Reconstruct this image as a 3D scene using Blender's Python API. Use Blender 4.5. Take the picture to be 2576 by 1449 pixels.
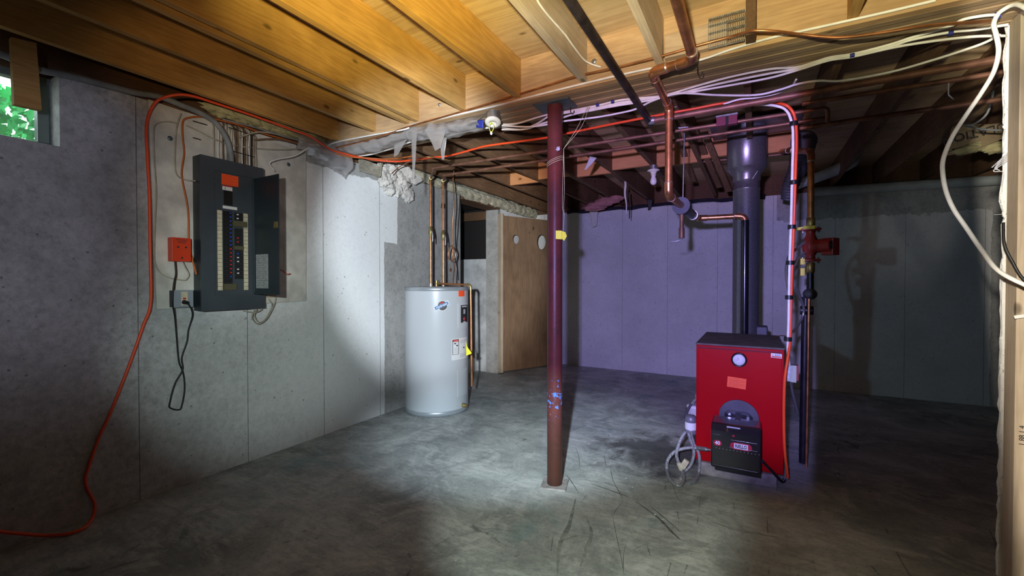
import bpy, math, random
from mathutils import Vector, Matrix, noise
for o in list(bpy.data.objects): bpy.data.objects.remove(o)
SC = bpy.context.scene
COL = SC.collection
random.seed(7)
V = Vector

# ------------------------------------------------------------------ camera
FPX, CX, CY, CAMH = 1092.0, 1288.0, 724.5, 1.25
YAW = math.atan(612 / FPX); PIT = -math.atan(14.5 / FPX)
fw = V((-math.sin(YAW) * math.cos(PIT), math.cos(YAW) * math.cos(PIT), math.sin(PIT)))
rt = V((math.cos(YAW), math.sin(YAW), 0)); up = rt.cross(fw)
CAMP = V((0, 0, CAMH))
cd = bpy.data.cameras.new('camera'); cam = bpy.data.objects.new('camera', cd); COL.objects.link(cam)
cd.sensor_width = 36; cd.lens = 36 * FPX / 2576; cd.clip_start = 0.02; cd.clip_end = 100
cam.matrix_world = Matrix(((rt.x, up.x, -fw.x, 0), (rt.y, up.y, -fw.y, 0), (rt.z, up.z, -fw.z, CAMH), (0, 0, 0, 1)))
SC.camera = cam
SC.view_settings.view_transform = 'Standard'; SC.view_settings.look = 'None'
SC.view_settings.gamma = 1; SC.view_settings.use_curve_mapping = False
SC.view_settings.exposure = 0.0
SC.cycles.max_bounces = 5; SC.cycles.diffuse_bounces = 3

# ------------------------------------------------------------------ world and lights
w = bpy.data.worlds.new('world'); SC.world = w; w.use_nodes = True
w.node_tree.nodes['Background'].inputs[0].default_value = (0.80, 0.95, 0.92, 1)
w.node_tree.nodes['Background'].inputs[1].default_value = 4.5

# flash spot read off the column's shadow; beams added and shaped area by area
FL = V((-0.09, -0.30, 1.42))
def flash(name, px, py, rx, ry, power, color, blend=0.5, loc=None, radius=0.03, dist=5.0, doors=None):
    """beam aimed the way one looks towards (px, py); rx, ry = half-widths of the beam in the same measure.
    doors = softness of the left, right, top, bottom barn doors (a rectangular beam); without doors the beam is round"""
    loc = V(loc or FL)
    def at(x, y): return CAMP + (fw + rt * ((x - CX) / FPX) - up * ((y - CY) / FPX)) * dist
    d = (at(px, py) - loc).normalized(); ax = (at(px + 1, py) - at(px, py)); ax = (ax - d * ax.dot(d)).normalized(); ay = d.cross(ax) * -1
    def half(q): return (q - loc).normalized().angle(d)
    hx_ = (half(at(px + rx, py)) + half(at(px - rx, py))) / 2; hy_ = (half(at(px, py + ry)) + half(at(px, py - ry))) / 2
    l = bpy.data.lights.new(name, 'SPOT'); l.energy = power; l.color = color; l.shadow_soft_size = radius
    o = bpy.data.objects.new(name, l); COL.objects.link(o)
    tx, ty = math.tan(hx_), math.tan(hy_)
    rot = Matrix((ax, ay, -d)).transposed().to_4x4()
    if not doors:
        l.spot_size = 2 * hy_; l.spot_blend = blend
        o.matrix_world = Matrix.Translation(loc) @ rot @ Matrix.Diagonal((tx / ty, 1, 1, 1)); return o
    l.spot_size = 2 * math.atan(math.hypot(tx, ty) * 1.25); l.spot_blend = 0.05
    o.matrix_world = Matrix.Translation(loc) @ rot
    l.use_nodes = True; nt = l.node_tree; N, L = nt.nodes, nt.links; em = [n for n in N if n.type == 'EMISSION'][0]
    tc = N.new('ShaderNodeTexCoord'); sp = N.new('ShaderNodeSeparateXYZ'); L.new(tc.outputs['Normal'], sp.inputs[0])
    def M(op, a, b_=None, c=None):
        x = N.new('ShaderNodeMath'); x.operation = op
        for i, v in enumerate((a, b_, c)):
            if v is None: continue
            if hasattr(v, 'links'): L.new(v, x.inputs[i])
            else: x.inputs[i].default_value = v
        return x.outputs[0]
    az = M('MAXIMUM', M('ABSOLUTE', sp.outputs[2]), 0.001); u = M('DIVIDE', sp.outputs[0], az); v = M('DIVIDE', sp.outputs[1], az)
    def edge(val, lim, soft, sign):
        mr = N.new('ShaderNodeMapRange'); mr.interpolation_type = 'SMOOTHSTEP'
        L.new(val, mr.inputs['Value']); mr.inputs['From Min'].default_value = lim - sign * soft; mr.inputs['From Max'].default_value = lim
        mr.inputs['To Min'].default_value = 1; mr.inputs['To Max'].default_value = 0; return mr.outputs[0]
    fac = M('MULTIPLY', M('MULTIPLY', edge(u, -tx, doors[0], -1), edge(u, tx, doors[1], 1)), M('MULTIPLY', edge(v, ty, doors[2], 1), edge(v, -ty, doors[3], -1)))
    L.new(fac, em.inputs['Strength'])
    return o
flash('flash_heater', 1115, 620, 305, 430, 800, (0.80, 0.90, 1.00), 0.5)
flash('flash_wall_mid', 700, 850, 340, 380, 150, (0.78, 0.98, 0.96), 0.9)
flash('flash_left', 120, 680, 480, 530, 68, (0.74, 0.78, 1.00), doors=(0.02, 0.14, 0.12, 0.30))
flash('flash_panel', 670, 560, 270, 330, 115, (1.00, 0.98, 0.96), 0.8)
flash('flash_floor', 1500, 1290, 420, 330, 195, (0.86, 1.00, 0.88), 0.5)
flash('flash_floor_far', 1320, 1110, 460, 190, 860, (0.72, 0.88, 1.00), 0.85)
flash('flash_purple', 1668, 740, 340, 490, 580, (0.42, 0.385, 1.00), doors=(0.07, 0.012, 0.09, 0.14))
flash('flash_corner', 1270, 690, 130, 330, 420, (1.00, 0.93, 0.88), doors=(0.08, 0.06, 0.1, 0.1))
flash('flash_joists', 1060, 50, 450, 330, 540, (1.00, 0.82, 0.26), 0.95)
flash('flash_joists_dim', 700, 250, 380, 180, 60, (1.00, 0.62, 0.24), 0.95)
flash('flash_beam', 1830, 60, 720, 235, 330, (1.00, 0.94, 0.56), doors=(0.22, 0.05, 0.02, 0.10))
flash('flash_beam_left', 1540, 210, 380, 130, 200, (1.00, 0.90, 0.80), 0.8)
flash('flash_stud', 2562, 740, 90, 900, 470, (1.00, 0.92, 0.78), dist=1.78, doors=(0.02, 0.02, 0.05, 0.05))
flash('fill_cable', 2445, 380, 125, 360, 42, (1.00, 0.97, 0.90), loc=(0.50, 1.25, 1.40), dist=1.85, doors=(0.10, 0.05, 0.05, 0.25))  # added spot close by, lifts the cable against the dark behind it
flash('flash_right_wall', 2300, 760, 290, 330, 52, (0.44, 0.76, 1.00), loc=(-0.78, -0.3, 1.42), doors=(0.01, 0.03, 0.06, 0.05))
flash('flash_floor_right', 1950, 1450, 540, 240, 42, (1.00, 0.98, 0.70), 0.9)
flash('flash_far_joists', 1230, 420, 330, 110, 60, (1.00, 0.75, 0.5), 0.6)
flash('flash_far_right', 1600, 400, 400, 170, 120, (1.00, 0.42, 0.30), doors=(0.1, 0.012, 0.08, 0.08))
flash('flash_wide', 1288, 724, 1500, 1500, 5, (1.0, 0.95, 0.8), 0.8)

# ------------------------------------------------------------------ pixel rays onto real planes
def ray(x, y): return fw + rt * ((x - CX) / FPX) - up * ((y - CY) / FPX)
def hit(x, y, ax, v):
    d = ray(x, y); t = (v - CAMP[ax]) / d[ax]; return CAMP + d * t
def PX(x, y, v): return hit(x, y, 0, v)
def PY(x, y, v): return hit(x, y, 1, v)
def PZ(x, y, v): return hit(x, y, 2, v)
def path(items):
    out = []
    for it in items:
        if len(it) == 4: out.append({'X': PX, 'Y': PY, 'Z': PZ}[it[2]](it[0], it[1], it[3]))
        else: out.append(V(it))
    return out

# ------------------------------------------------------------------ materials
MATS = {}
def newmat(name):
    m = bpy.data.materials.new(name); m.use_nodes = True; MATS[name] = m
    nt = m.node_tree; return m, nt, nt.nodes, nt.links, nt.nodes['Principled BSDF']
def plain(name, c, rough=0.5, metal=0.0, spec=0.5, bump=0.0, bscale=60, var=0.0, vscale=8, emit=None, alpha=1.0, coat=0.0, trans=0.0):
    m, nt, N, L, b = newmat(name)
    b.inputs['Base Color'].default_value = (*c, 1); b.inputs['Roughness'].default_value = rough
    b.inputs['Metallic'].default_value = metal; b.inputs['Specular IOR Level'].default_value = spec
    b.inputs['Alpha'].default_value = alpha; b.inputs['Coat Weight'].default_value = coat
    b.inputs['Transmission Weight'].default_value = trans
    tc = N.new('ShaderNodeTexCoord')
    if var > 0:
        n = N.new('ShaderNodeTexNoise'); n.inputs['Scale'].default_value = vscale; n.inputs['Detail'].default_value = 8
        L.new(tc.outputs['Object'], n.inputs['Vector'])
        r = N.new('ShaderNodeValToRGB'); r.color_ramp.elements[0].position = 0.35; r.color_ramp.elements[1].position = 0.68
        r.color_ramp.elements[0].color = (*[max(0, x * (1 - var)) for x in c], 1)
        r.color_ramp.elements[1].color = (*[min(1, x * (1 + var * 0.6)) for x in c], 1)
        L.new(n.outputs['Fac'], r.inputs['Fac']); L.new(r.outputs['Color'], b.inputs['Base Color'])
    if bump > 0:
        n2 = N.new('ShaderNodeTexNoise'); n2.inputs['Scale'].default_value = bscale; n2.inputs['Detail'].default_value = 6
        L.new(tc.outputs['Object'], n2.inputs['Vector'])
        bp = N.new('ShaderNodeBump'); bp.inputs['Strength'].default_value = bump; bp.inputs['Distance'].default_value = 0.01
        L.new(n2.outputs['Fac'], bp.inputs['Height']); L.new(bp.outputs['Normal'], b.inputs['Normal'])
    return m
def mixc(N, L, fac, a, b_, mode='MIX'):
    x = N.new('ShaderNodeMix'); x.data_type = 'RGBA'; x.blend_type = mode
    for s, v in ((0, fac), (6, a), (7, b_)):
        if hasattr(v, 'links'): L.new(v, x.inputs[s])
        elif s == 0: x.inputs[0].default_value = v
        else: x.inputs[s].default_value = (*v, 1)
    return x.outputs[2]
def mth(N, L, op, a, b_=None, clamp=False):
    x = N.new('ShaderNodeMath'); x.operation = op; x.use_clamp = clamp
    for i, v in enumerate((a, b_)):
        if v is None: continue
        if hasattr(v, 'links'): L.new(v, x.inputs[i])
        else: x.inputs[i].default_value = v
    return x.outputs[0]
def tex_noise(N, L, vec, scale, detail=8, rough=0.6, dist=0.0):
    n = N.new('ShaderNodeTexNoise'); n.inputs['Scale'].default_value = scale; n.inputs['Detail'].default_value = detail
    n.inputs['Roughness'].default_value = rough; n.inputs['Distortion'].default_value = dist
    L.new(vec, n.inputs['Vector']); return n.outputs['Fac']
def ramp(N, L, f, stops):
    r = N.new('ShaderNodeValToRGB'); cr = r.color_ramp
    while len(cr.elements) < len(stops): cr.elements.new(0.5)
    for e, (p, c) in zip(cr.elements, stops):
        e.position = p; e.color = (*c, 1) if len(c) == 3 else c
    L.new(f, r.inputs['Fac']); return r.outputs['Color']
def mapping(N, L, scale, loc=(0, 0, 0), rot=(0, 0, 0)):
    tc = N.new('ShaderNodeTexCoord'); mp = N.new('ShaderNodeMapping')
    mp.inputs['Scale'].default_value = scale; mp.inputs['Location'].default_value = loc; mp.inputs['Rotation'].default_value = rot
    L.new(tc.outputs['Object'], mp.inputs['Vector']); return mp.outputs['Vector']
def objrand(N):
    return N.new('ShaderNodeObjectInfo').outputs['Random']

def wood(name, c1, c2, axis=1, knots=True, rough=0.75, gscale=1.0, vary=0.25):
    """grain stretched along one axis, with knots"""
    m, nt, N, L, b = newmat(name)
    sc = [9 * gscale] * 3; sc[axis] = 0.8 * gscale
    tc = N.new('ShaderNodeTexCoord'); mp = N.new('ShaderNodeMapping'); mp.inputs['Scale'].default_value = sc
    rnd = objrand(N); off = N.new('ShaderNodeCombineXYZ')
    r37 = mth(N, L, 'MULTIPLY', rnd, 37.0); L.new(r37, off.inputs[0]); L.new(r37, off.inputs[1]); L.new(r37, off.inputs[2])
    add = N.new('ShaderNodeVectorMath'); add.operation = 'ADD'
    L.new(tc.outputs['Object'], add.inputs[0]); L.new(off.outputs[0], add.inputs[1]); L.new(add.outputs[0], mp.inputs['Vector'])
    v = mp.outputs['Vector']
    n1 = tex_noise(N, L, v, 1.3, 3, 0.5, 0.4)
    rings = mth(N, L, 'FRACT', mth(N, L, 'MULTIPLY', n1, 9.0))
    tri = mth(N, L, 'ABSOLUTE', mth(N, L, 'SUBTRACT', rings, 0.5))
    n2 = tex_noise(N, L, v, 9.0, 8, 0.7)
    f = mth(N, L, 'ADD', mth(N, L, 'MULTIPLY', tri, 0.75), mth(N, L, 'MULTIPLY', n2, 0.70), True)
    col = mixc(N, L, f, c1, c2)
    n3 = tex_noise(N, L, tc.outputs['Object'], 2.2, 4, 0.6)
    col = mixc(N, L, mth(N, L, 'MULTIPLY', mth(N, L, 'SUBTRACT', n3, 0.42, True), 1.5, True), col, tuple(x * 0.45 for x in c1))
    if knots:
        vo = N.new('ShaderNodeTexVoronoi'); vo.inputs['Scale'].default_value = 1.0
        mk = N.new('ShaderNodeMapping'); s2 = [5.5] * 3; s2[axis] = 3.0; mk.inputs['Scale'].default_value = s2
        L.new(add.outputs[0], mk.inputs['Vector']); L.new(mk.outputs[0], vo.inputs['Vector'])
        kn = ramp(N, L, vo.outputs['Distance'], [(0.0, (1, 1, 1)), (0.06, (0.75, 0.75, 0.75)), (0.10, (0, 0, 0))])
        col = mixc(N, L, kn, col, tuple(x * 0.28 for x in c1))
    dk = mth(N, L, 'ADD', mth(N, L, 'MULTIPLY', rnd, vary), 1 - vary * 0.5)
    hsv = N.new('ShaderNodeHueSaturation'); L.new(col, hsv.inputs['Color']); L.new(dk, hsv.inputs['Value'])
    L.new(hsv.outputs['Color'], b.inputs['Base Color'])
    b.inputs['Roughness'].default_value = rough; b.inputs['Specular IOR Level'].default_value = 0.2
    bp = N.new('ShaderNodeBump'); bp.inputs['Strength'].default_value = 0.25; bp.inputs['Distance'].default_value = 0.004
    L.new(n2, bp.inputs['Height']); L.new(bp.outputs['Normal'], b.inputs['Normal'])
    return m

def concrete(name, kind):
    m, nt, N, L, b = newmat(name)
    tc = N.new('ShaderNodeTexCoord'); o = tc.outputs['Object']
    sp = N.new('ShaderNodeSeparateXYZ'); L.new(o, sp.inputs[0]); X, Y, Z = sp.outputs
    big = tex_noise(N, L, o, 1.6, 8, 0.62); mid = tex_noise(N, L, o, 7, 8, 0.7); fine = tex_noise(N, L, o, 70, 6, 0.7)
    stv = N.new('ShaderNodeMapping'); stv.inputs['Scale'].default_value = (14, 14, 1.1); L.new(o, stv.inputs['Vector'])
    streak = tex_noise(N, L, stv.outputs[0], 1.0, 6, 0.7)
    wob = mth(N, L, 'MULTIPLY', mth(N, L, 'SUBTRACT', mid, 0.5), 0.10)
    vo = N.new('ShaderNodeTexVoronoi'); vo.inputs['Scale'].default_value = 16; L.new(o, vo.inputs['Vector'])
    pits = ramp(N, L, vo.outputs['Distance'], [(0.0, (1, 1, 1)), (0.075, (1, 1, 1)), (0.11, (0, 0, 0))])
    pits = mth(N, L, 'MULTIPLY', pits, mth(N, L, 'GREATER_THAN', mid, 0.52))
    raw = mixc(N, L, ramp(N, L, mid, [(0.3, (0, 0, 0)), (0.7, (1, 1, 1))]), (0.21, 0.205, 0.19), (0.46, 0.445, 0.42))
    raw = mixc(N, L, mth(N, L, 'MULTIPLY', streak, 0.6), raw, (0.50, 0.49, 0.48))
    if kind == 'left':
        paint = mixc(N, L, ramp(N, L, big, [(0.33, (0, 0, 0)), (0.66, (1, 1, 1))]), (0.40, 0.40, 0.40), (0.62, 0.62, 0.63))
        # bright light near the heater put into the lime wash, grubbier towards the window
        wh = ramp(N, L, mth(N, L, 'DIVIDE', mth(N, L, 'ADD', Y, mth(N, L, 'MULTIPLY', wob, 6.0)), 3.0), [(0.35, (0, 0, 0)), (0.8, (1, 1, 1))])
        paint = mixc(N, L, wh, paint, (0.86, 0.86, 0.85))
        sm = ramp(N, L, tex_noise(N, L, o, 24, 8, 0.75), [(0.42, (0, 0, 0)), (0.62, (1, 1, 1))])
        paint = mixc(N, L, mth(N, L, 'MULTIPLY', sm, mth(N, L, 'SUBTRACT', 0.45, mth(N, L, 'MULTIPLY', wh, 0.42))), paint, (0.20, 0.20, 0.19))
        yw = mth(N, L, 'ADD', Y, wob)
        hi = mth(N, L, 'GREATER_THAN', mth(N, L, 'ADD', Z, mth(N, L, 'MULTIPLY', wob, 0.4)), 1.63)
        edge = mth(N, L, 'ADD', 3.0, mth(N, L, 'MULTIPLY', hi, 0.175))
        mask = mth(N, L, 'GREATER_THAN', mth(N, L, 'ADD', Y, mth(N, L, 'MULTIPLY', wob, 0.35)), edge)
        top = mth(N, L, 'MULTIPLY', mth(N, L, 'GREATER_THAN', mth(N, L, 'ADD', Z, wob), 2.19), mth(N, L, 'GREATER_THAN', Y, 2.1))
        mask = mth(N, L, 'MULTIPLY', mth(N, L, 'MAXIMUM', mask, top), mth(N, L, 'LESS_THAN', Y, 5.15))
        seam = mth(N, L, 'ABSOLUTE', mth(N, L, 'SUBTRACT', mth(N, L, 'FRACT', mth(N, L, 'DIVIDE', mth(N, L, 'ADD', Y, 0.715), 0.61)), 0.5))
        # seams at Y = 1.125 + k*0.61 (the joints of the form boards)
        seam = mth(N, L, 'LESS_THAN', mth(N, L, 'ABSOLUTE', mth(N, L, 'SUBTRACT', 0.5, seam)), mth(N, L, 'MULTIPLY', mid, 0.008))
    elif kind == 'back':
        paint = mixc(N, L, ramp(N, L, big, [(0.33, (0, 0, 0)), (0.66, (1, 1, 1))]), (0.58, 0.57, 0.56), (0.72, 0.71, 0.70))
        a = mth(N, L, 'MULTIPLY', mth(N, L, 'GREATER_THAN', X, 0.22), mth(N, L, 'GREATER_THAN', mth(N, L, 'ADD', Z, mth(N, L, 'MULTIPLY', wob, 2)), 1.98))
        c = mth(N, L, 'GREATER_THAN', mth(N, L, 'ADD', X, mth(N, L, 'MULTIPLY', wob, 0.7)), 2.06)
        mask = mth(N, L, 'MAXIMUM', a, c)
        seam = mth(N, L, 'LESS_THAN', mth(N, L, 'ABSOLUTE', mth(N, L, 'SUBTRACT', mth(N, L, 'FRACT', mth(N, L, 'DIVIDE', mth(N, L, 'ADD', X, 5.0), 0.61)), 0.5)), mth(N, L, 'MULTIPLY', mid, 0.006))
    else:
        paint = raw; mask = 0.0; seam = 0.0
    spk = ramp(N, L, tex_noise(N, L, o, 38, 9, 0.8), [(0.50, (0, 0, 0)), (0.68, (1, 1, 1))])
    spk2 = ramp(N, L, tex_noise(N, L, o, 3.2, 10, 0.75, 0.6), [(0.45, (0, 0, 0)), (0.66, (1, 1, 1))])
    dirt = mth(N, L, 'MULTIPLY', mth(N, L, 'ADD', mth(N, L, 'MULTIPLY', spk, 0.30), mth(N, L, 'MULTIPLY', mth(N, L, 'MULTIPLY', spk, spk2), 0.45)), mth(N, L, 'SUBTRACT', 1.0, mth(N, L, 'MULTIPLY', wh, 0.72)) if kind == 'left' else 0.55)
    if kind != 'raw': paint = mixc(N, L, dirt, paint, (0.16, 0.16, 0.15))
    raw = mixc(N, L, mth(N, L, 'MULTIPLY', spk, 0.55), raw, (0.09, 0.085, 0.07))
    raw = mixc(N, L, mth(N, L, 'MULTIPLY', mth(N, L, 'MULTIPLY', spk2, streak), 0.9), raw, (0.52, 0.51, 0.49))
    if kind == 'raw': paint = raw
    sd = mth(N, L, 'MAXIMUM', mth(N, L, 'MULTIPLY', pits, 0.7), mth(N, L, 'MULTIPLY', seam, 0.75) if kind != 'raw' else 0.0)
    paint = mixc(N, L, sd, paint, (0.12, 0.11, 0.10))
    col = mixc(N, L, mask, paint, raw) if kind != 'raw' else raw
    L.new(col, b.inputs['Base Color']); b.inputs['Roughness'].default_value = 0.85; b.inputs['Specular IOR Level'].default_value = 0.25
    hgt = mth(N, L, 'SUBTRACT', mth(N, L, 'ADD', fine, mth(N, L, 'MULTIPLY', mid, 2)), mth(N, L, 'MULTIPLY', pits, 1.5))
    bp = N.new('ShaderNodeBump'); bp.inputs['Strength'].default_value = 0.35; bp.inputs['Distance'].default_value = 0.006
    L.new(hgt, bp.inputs['Height']); L.new(bp.outputs['Normal'], b.inputs['Normal'])
    return m

def floor_material():
    m, nt, N, L, b = newmat('floor_concrete')
    tc = N.new('ShaderNodeTexCoord'); o = tc.outputs['Object']
    big = tex_noise(N, L, o, 1.1, 9, 0.62, 0.3); mid = tex_noise(N, L, o, 5, 9, 0.7, 0.6); fine = tex_noise(N, L, o, 45, 8, 0.7)
    mp = N.new('ShaderNodeMapping'); mp.inputs['Rotation'].default_value = (0, 0, 0.5); mp.inputs['Scale'].default_value = (1.2, 6.5, 1)
    L.new(o, mp.inputs['Vector']); sw = tex_noise(N, L, mp.outputs[0], 1.4, 9, 0.7, 0.8)
    col = mixc(N, L, ramp(N, L, big, [(0.36, (0, 0, 0)), (0.62, (1, 1, 1))]), (0.22, 0.24, 0.235), (0.44, 0.455, 0.44))
    cl = tex_noise(N, L, o, 2.6, 10, 0.72, 1.2)
    col = mixc(N, L, mth(N, L, 'MULTIPLY', ramp(N, L, cl, [(0.45, (0, 0, 0)), (0.64, (1, 1, 1))]), 0.65), col, (0.56, 0.57, 0.55))
    col = mixc(N, L, mth(N, L, 'MULTIPLY', ramp(N, L, sw, [(0.48, (0, 0, 0)), (0.70, (1, 1, 1))]), 0.30), col, (0.10, 0.105, 0.10))
    col = mixc(N, L, mth(N, L, 'MULTIPLY', ramp(N, L, mid, [(0.52, (0, 0, 0)), (0.74, (1, 1, 1))]), 0.5), col, (0.11, 0.12, 0.12))
    sm = tex_noise(N, L, o, 14, 9, 0.75, 0.5)
    col = mixc(N, L, mth(N, L, 'MULTIPLY', ramp(N, L, sm, [(0.50, (0, 0, 0)), (0.72, (1, 1, 1))]), 0.45), col, (0.12, 0.125, 0.12))
    f2 = tex_noise(N, L, o, 55, 10, 0.8, 0.4)
    col = mixc(N, L, mth(N, L, 'MULTIPLY', ramp(N, L, f2, [(0.50, (0, 0, 0)), (0.66, (1, 1, 1))]), 0.50), col, (0.10, 0.105, 0.10))
    f3 = mth(N, L, 'MULTIPLY', tex_noise(N, L, mp.outputs[0], 6.0, 10, 0.75, 0.6), cl)
    col = mixc(N, L, mth(N, L, 'MULTIPLY', ramp(N, L, f3, [(0.24, (0, 0, 0)), (0.36, (1, 1, 1))]), 0.55), col, (0.62, 0.63, 0.61))
    teal = tex_noise(N, L, o, 1.7, 6, 0.6, 0.5)
    col = mixc(N, L, mth(N, L, 'MULTIPLY', ramp(N, L, teal, [(0.58, (0, 0, 0)), (0.70, (1, 1, 1))]), 0.45), col, (0.12, 0.27, 0.30))
    # dirt swept along the walls
    for rot, sc, th in ((0.9, 0.9, 0.010), (2.1, 1.1, 0.007)):
        mm = N.new('ShaderNodeMapping'); mm.inputs['Rotation'].default_value = (0, 0, rot); mm.inputs['Scale'].default_value = (sc, sc * 0.18, 1)
        L.new(o, mm.inputs['Vector']); n = tex_noise(N, L, mm.outputs[0], 1.6, 2, 0.4, 0.2)
        ln = mth(N, L, 'LESS_THAN', mth(N, L, 'ABSOLUTE', mth(N, L, 'SUBTRACT', n, 0.5)), th * 0.22)
        ln = mth(N, L, 'MULTIPLY', ln, mth(N, L, 'GREATER_THAN', mid, 0.55))
        col = mixc(N, L, mth(N, L, 'MULTIPLY', ln, 0.5), col, (0.05, 0.05, 0.045))
    # oil stain beside the boiler filter
    vd = N.new('ShaderNodeVectorMath'); vd.operation = 'DISTANCE'; L.new(o, vd.inputs[0]); vd.inputs[1].default_value = (-0.62, 3.3, 0)
    st = ramp(N, L, mth(N, L, 'ADD', vd.outputs['Value'], mth(N, L, 'MULTIPLY', mth(N, L, 'SUBTRACT', mid, 0.5), 1.3)), [(0.22, (1, 1, 1)), (0.50, (0, 0, 0))])
    col = mixc(N, L, mth(N, L, 'MULTIPLY', st, 0.8), col, (0.022, 0.018, 0.016))
    sk = mth(N, L, 'GREATER_THAN', tex_noise(N, L, o, 90, 2, 0.5), 0.745)
    col = mixc(N, L, mth(N, L, 'MULTIPLY', sk, 0.5), col, (0.6, 0.6, 0.58))
    L.new(col, b.inputs['Base Color'])
    rr = N.new('ShaderNodeMapRange'); rr.inputs['To Min'].default_value = 0.42; rr.inputs['To Max'].default_value = 0.8
    L.new(mid, rr.inputs['Value']); L.new(rr.outputs[0], b.inputs['Roughness']); b.inputs['Specular IOR Level'].default_value = 0.35
    bp = N.new('ShaderNodeBump'); bp.inputs['Strength'].default_value = 0.22; bp.inputs['Distance'].default_value = 0.006
    L.new(mth(N, L, 'ADD', fine, mid), bp.inputs['Height']); L.new(bp.outputs['Normal'], b.inputs['Normal'])
    return m

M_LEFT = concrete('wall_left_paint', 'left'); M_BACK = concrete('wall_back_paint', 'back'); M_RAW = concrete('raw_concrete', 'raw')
M_FLOOR = floor_material()
W_JOIST = wood('joist_wood', (0.36, 0.19, 0.055), (0.68, 0.40, 0.14), 1)
W_JOIST2 = wood('joist_wood_grey', (0.42, 0.32, 0.22), (0.68, 0.54, 0.38), 1)
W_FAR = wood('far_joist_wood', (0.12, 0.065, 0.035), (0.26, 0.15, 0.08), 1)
W_BEAM = wood('beam_wood', (0.36, 0.21, 0.105), (0.62, 0.41, 0.22), 0)
W_BEAMD = wood('beam_wood_dark', (0.27, 0.18, 0.11), (0.50, 0.36, 0.23), 0, False)
W_PLY = wood('subfloor_plywood', (0.40, 0.24, 0.12), (0.72, 0.54, 0.33), 0, True, 0.8, 0.55)
W_BLOCK = wood('blocking_wood', (0.45, 0.20, 0.08), (0.62, 0.30, 0.13), 0)
W_DOOR = wood('door_plywood', (0.20, 0.115, 0.065), (0.37, 0.235, 0.14), 2, True, 0.6, 0.7)
W_STUD = wood('stud_wood', (0.48, 0.37, 0.26), (0.68, 0.56, 0.42), 2)
W_STUD2 = wood('stud_wood_fresh', (0.70, 0.55, 0.36), (0.88, 0.74, 0.52), 2)
W_DARK = wood('dark_board', (0.10, 0.055, 0.03), (0.2, 0.11, 0.06), 1, False)
P_BOARD = plain('backer_board_paint', (0.66, 0.64, 0.58), 0.75, var=0.22, vscale=9, bump=0.2)
P_PANEL = plain('panel_steel_grey', (0.060, 0.075, 0.090), 0.45, 0.2, var=0.15, vscale=5)
P_PANELD = plain('panel_door_steel', (0.022, 0.034, 0.042), 0.4, 0.2)
P_BLACK = plain('black_plastic', (0.010, 0.010, 0.011), 0.4)
P_BLKGL = plain('black_gloss_cover', (0.008, 0.008, 0.012), 0.22, coat=0.5)
P_CREAM = plain('cream_strip', (0.62, 0.55, 0.40), 0.6, var=0.15, vscale=40)
P_WHITE = plain('white_plastic', (0.80, 0.79, 0.75), 0.45)
P_LABEL = plain('white_label', (0.78, 0.78, 0.78), 0.55)
P_GREYLAB = plain('grey_paper_label', (0.34, 0.37, 0.37), 0.7, var=0.25, vscale=50)
P_ORLAB = plain('orange_tag', (1.0, 0.10, 0.02), 0.5)
P_INK = plain('ink', (0.02, 0.02, 0.022), 0.6)
P_REDINK = plain('red_ink', (0.55, 0.03, 0.02), 0.6)
P_BLUE = plain('blue_dot', (0.03, 0.08, 0.55), 0.4)
P_RED = plain('red_dot', (0.7, 0.03, 0.03), 0.4)
P_TAPE = plain('olive_tape', (0.085, 0.078, 0.04), 0.6)
P_ORBOX = plain('orange_box_paint', (0.60, 0.045, 0.012), 0.42)
P_CABLE = plain('white_cable_jacket', (0.86, 0.84, 0.80), 0.5, var=0.12, vscale=20)
P_OLDCAB = plain('old_cable_jacket', (0.44, 0.40, 0.31), 0.6, var=0.25, vscale=20)
P_BRNCAB = plain('brown_cable_jacket', (0.22, 0.13, 0.08), 0.6, var=0.25, vscale=20)
P_ORCAB = plain('orange_line_jacket', (0.86, 0.085, 0.02), 0.4)
P_ORCAB2 = plain('orange_cable_jacket', (0.50, 0.12, 0.02), 0.5)
P_GREYCAB = plain('grey_service_cable', (0.24, 0.26, 0.27), 0.6, var=0.25, vscale=14)
P_CORD = plain('black_cord', (0.012, 0.012, 0.012), 0.5)
P_TANK = plain('tank_enamel', (0.56, 0.585, 0.61), 0.32, coat=0.25)
P_RIM = plain('tank_rim_grey', (0.42, 0.45, 0.48), 0.35, 0.4)
P_COPPER = plain('copper', (0.62, 0.27, 0.12), 0.34, 0.85, var=0.35, vscale=14)
P_COPPERO = plain('old_copper', (0.24, 0.115, 0.075), 0.5, 0.5, var=0.4, vscale=12)
P_BRASS = plain('brass', (0.45, 0.34, 0.14), 0.4, 0.8, var=0.35, vscale=25)
P_SOLDER = plain('solder', (0.62, 0.60, 0.56), 0.35, 0.8)
P_STEEL = plain('galvanised_steel', (0.46, 0.48, 0.50), 0.36, 0.85, var=0.25, vscale=60)
P_FLUE = plain('flue_galvanised', (0.23, 0.23, 0.25), 0.30, 0.7, var=0.18, vscale=90, bump=0.08, bscale=160)
P_PLATE = plain('steel_plate_blue', (0.12, 0.16, 0.18), 0.5, 0.6, var=0.2)
P_IRON = plain('black_iron', (0.035, 0.035, 0.045), 0.35, 0.7, var=0.3, vscale=20)
P_IRONR = plain('rusty_iron', (0.06, 0.045, 0.04), 0.5, 0.6, var=0.5, vscale=18)
P_REDB = plain('boiler_red_enamel', (0.40, 0.0015, 0.006), 0.35, spec=0.12)
P_LIDB = plain('boiler_lid_dust', (0.11, 0.095, 0.09), 0.7, var=0.35, vscale=12)
P_RUBBER = plain('grey_rubber', (0.05, 0.05, 0.06), 0.5)
P_CAST = plain('cast_grey', (0.085, 0.085, 0.105), 0.55, 0.4, var=0.2)
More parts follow.
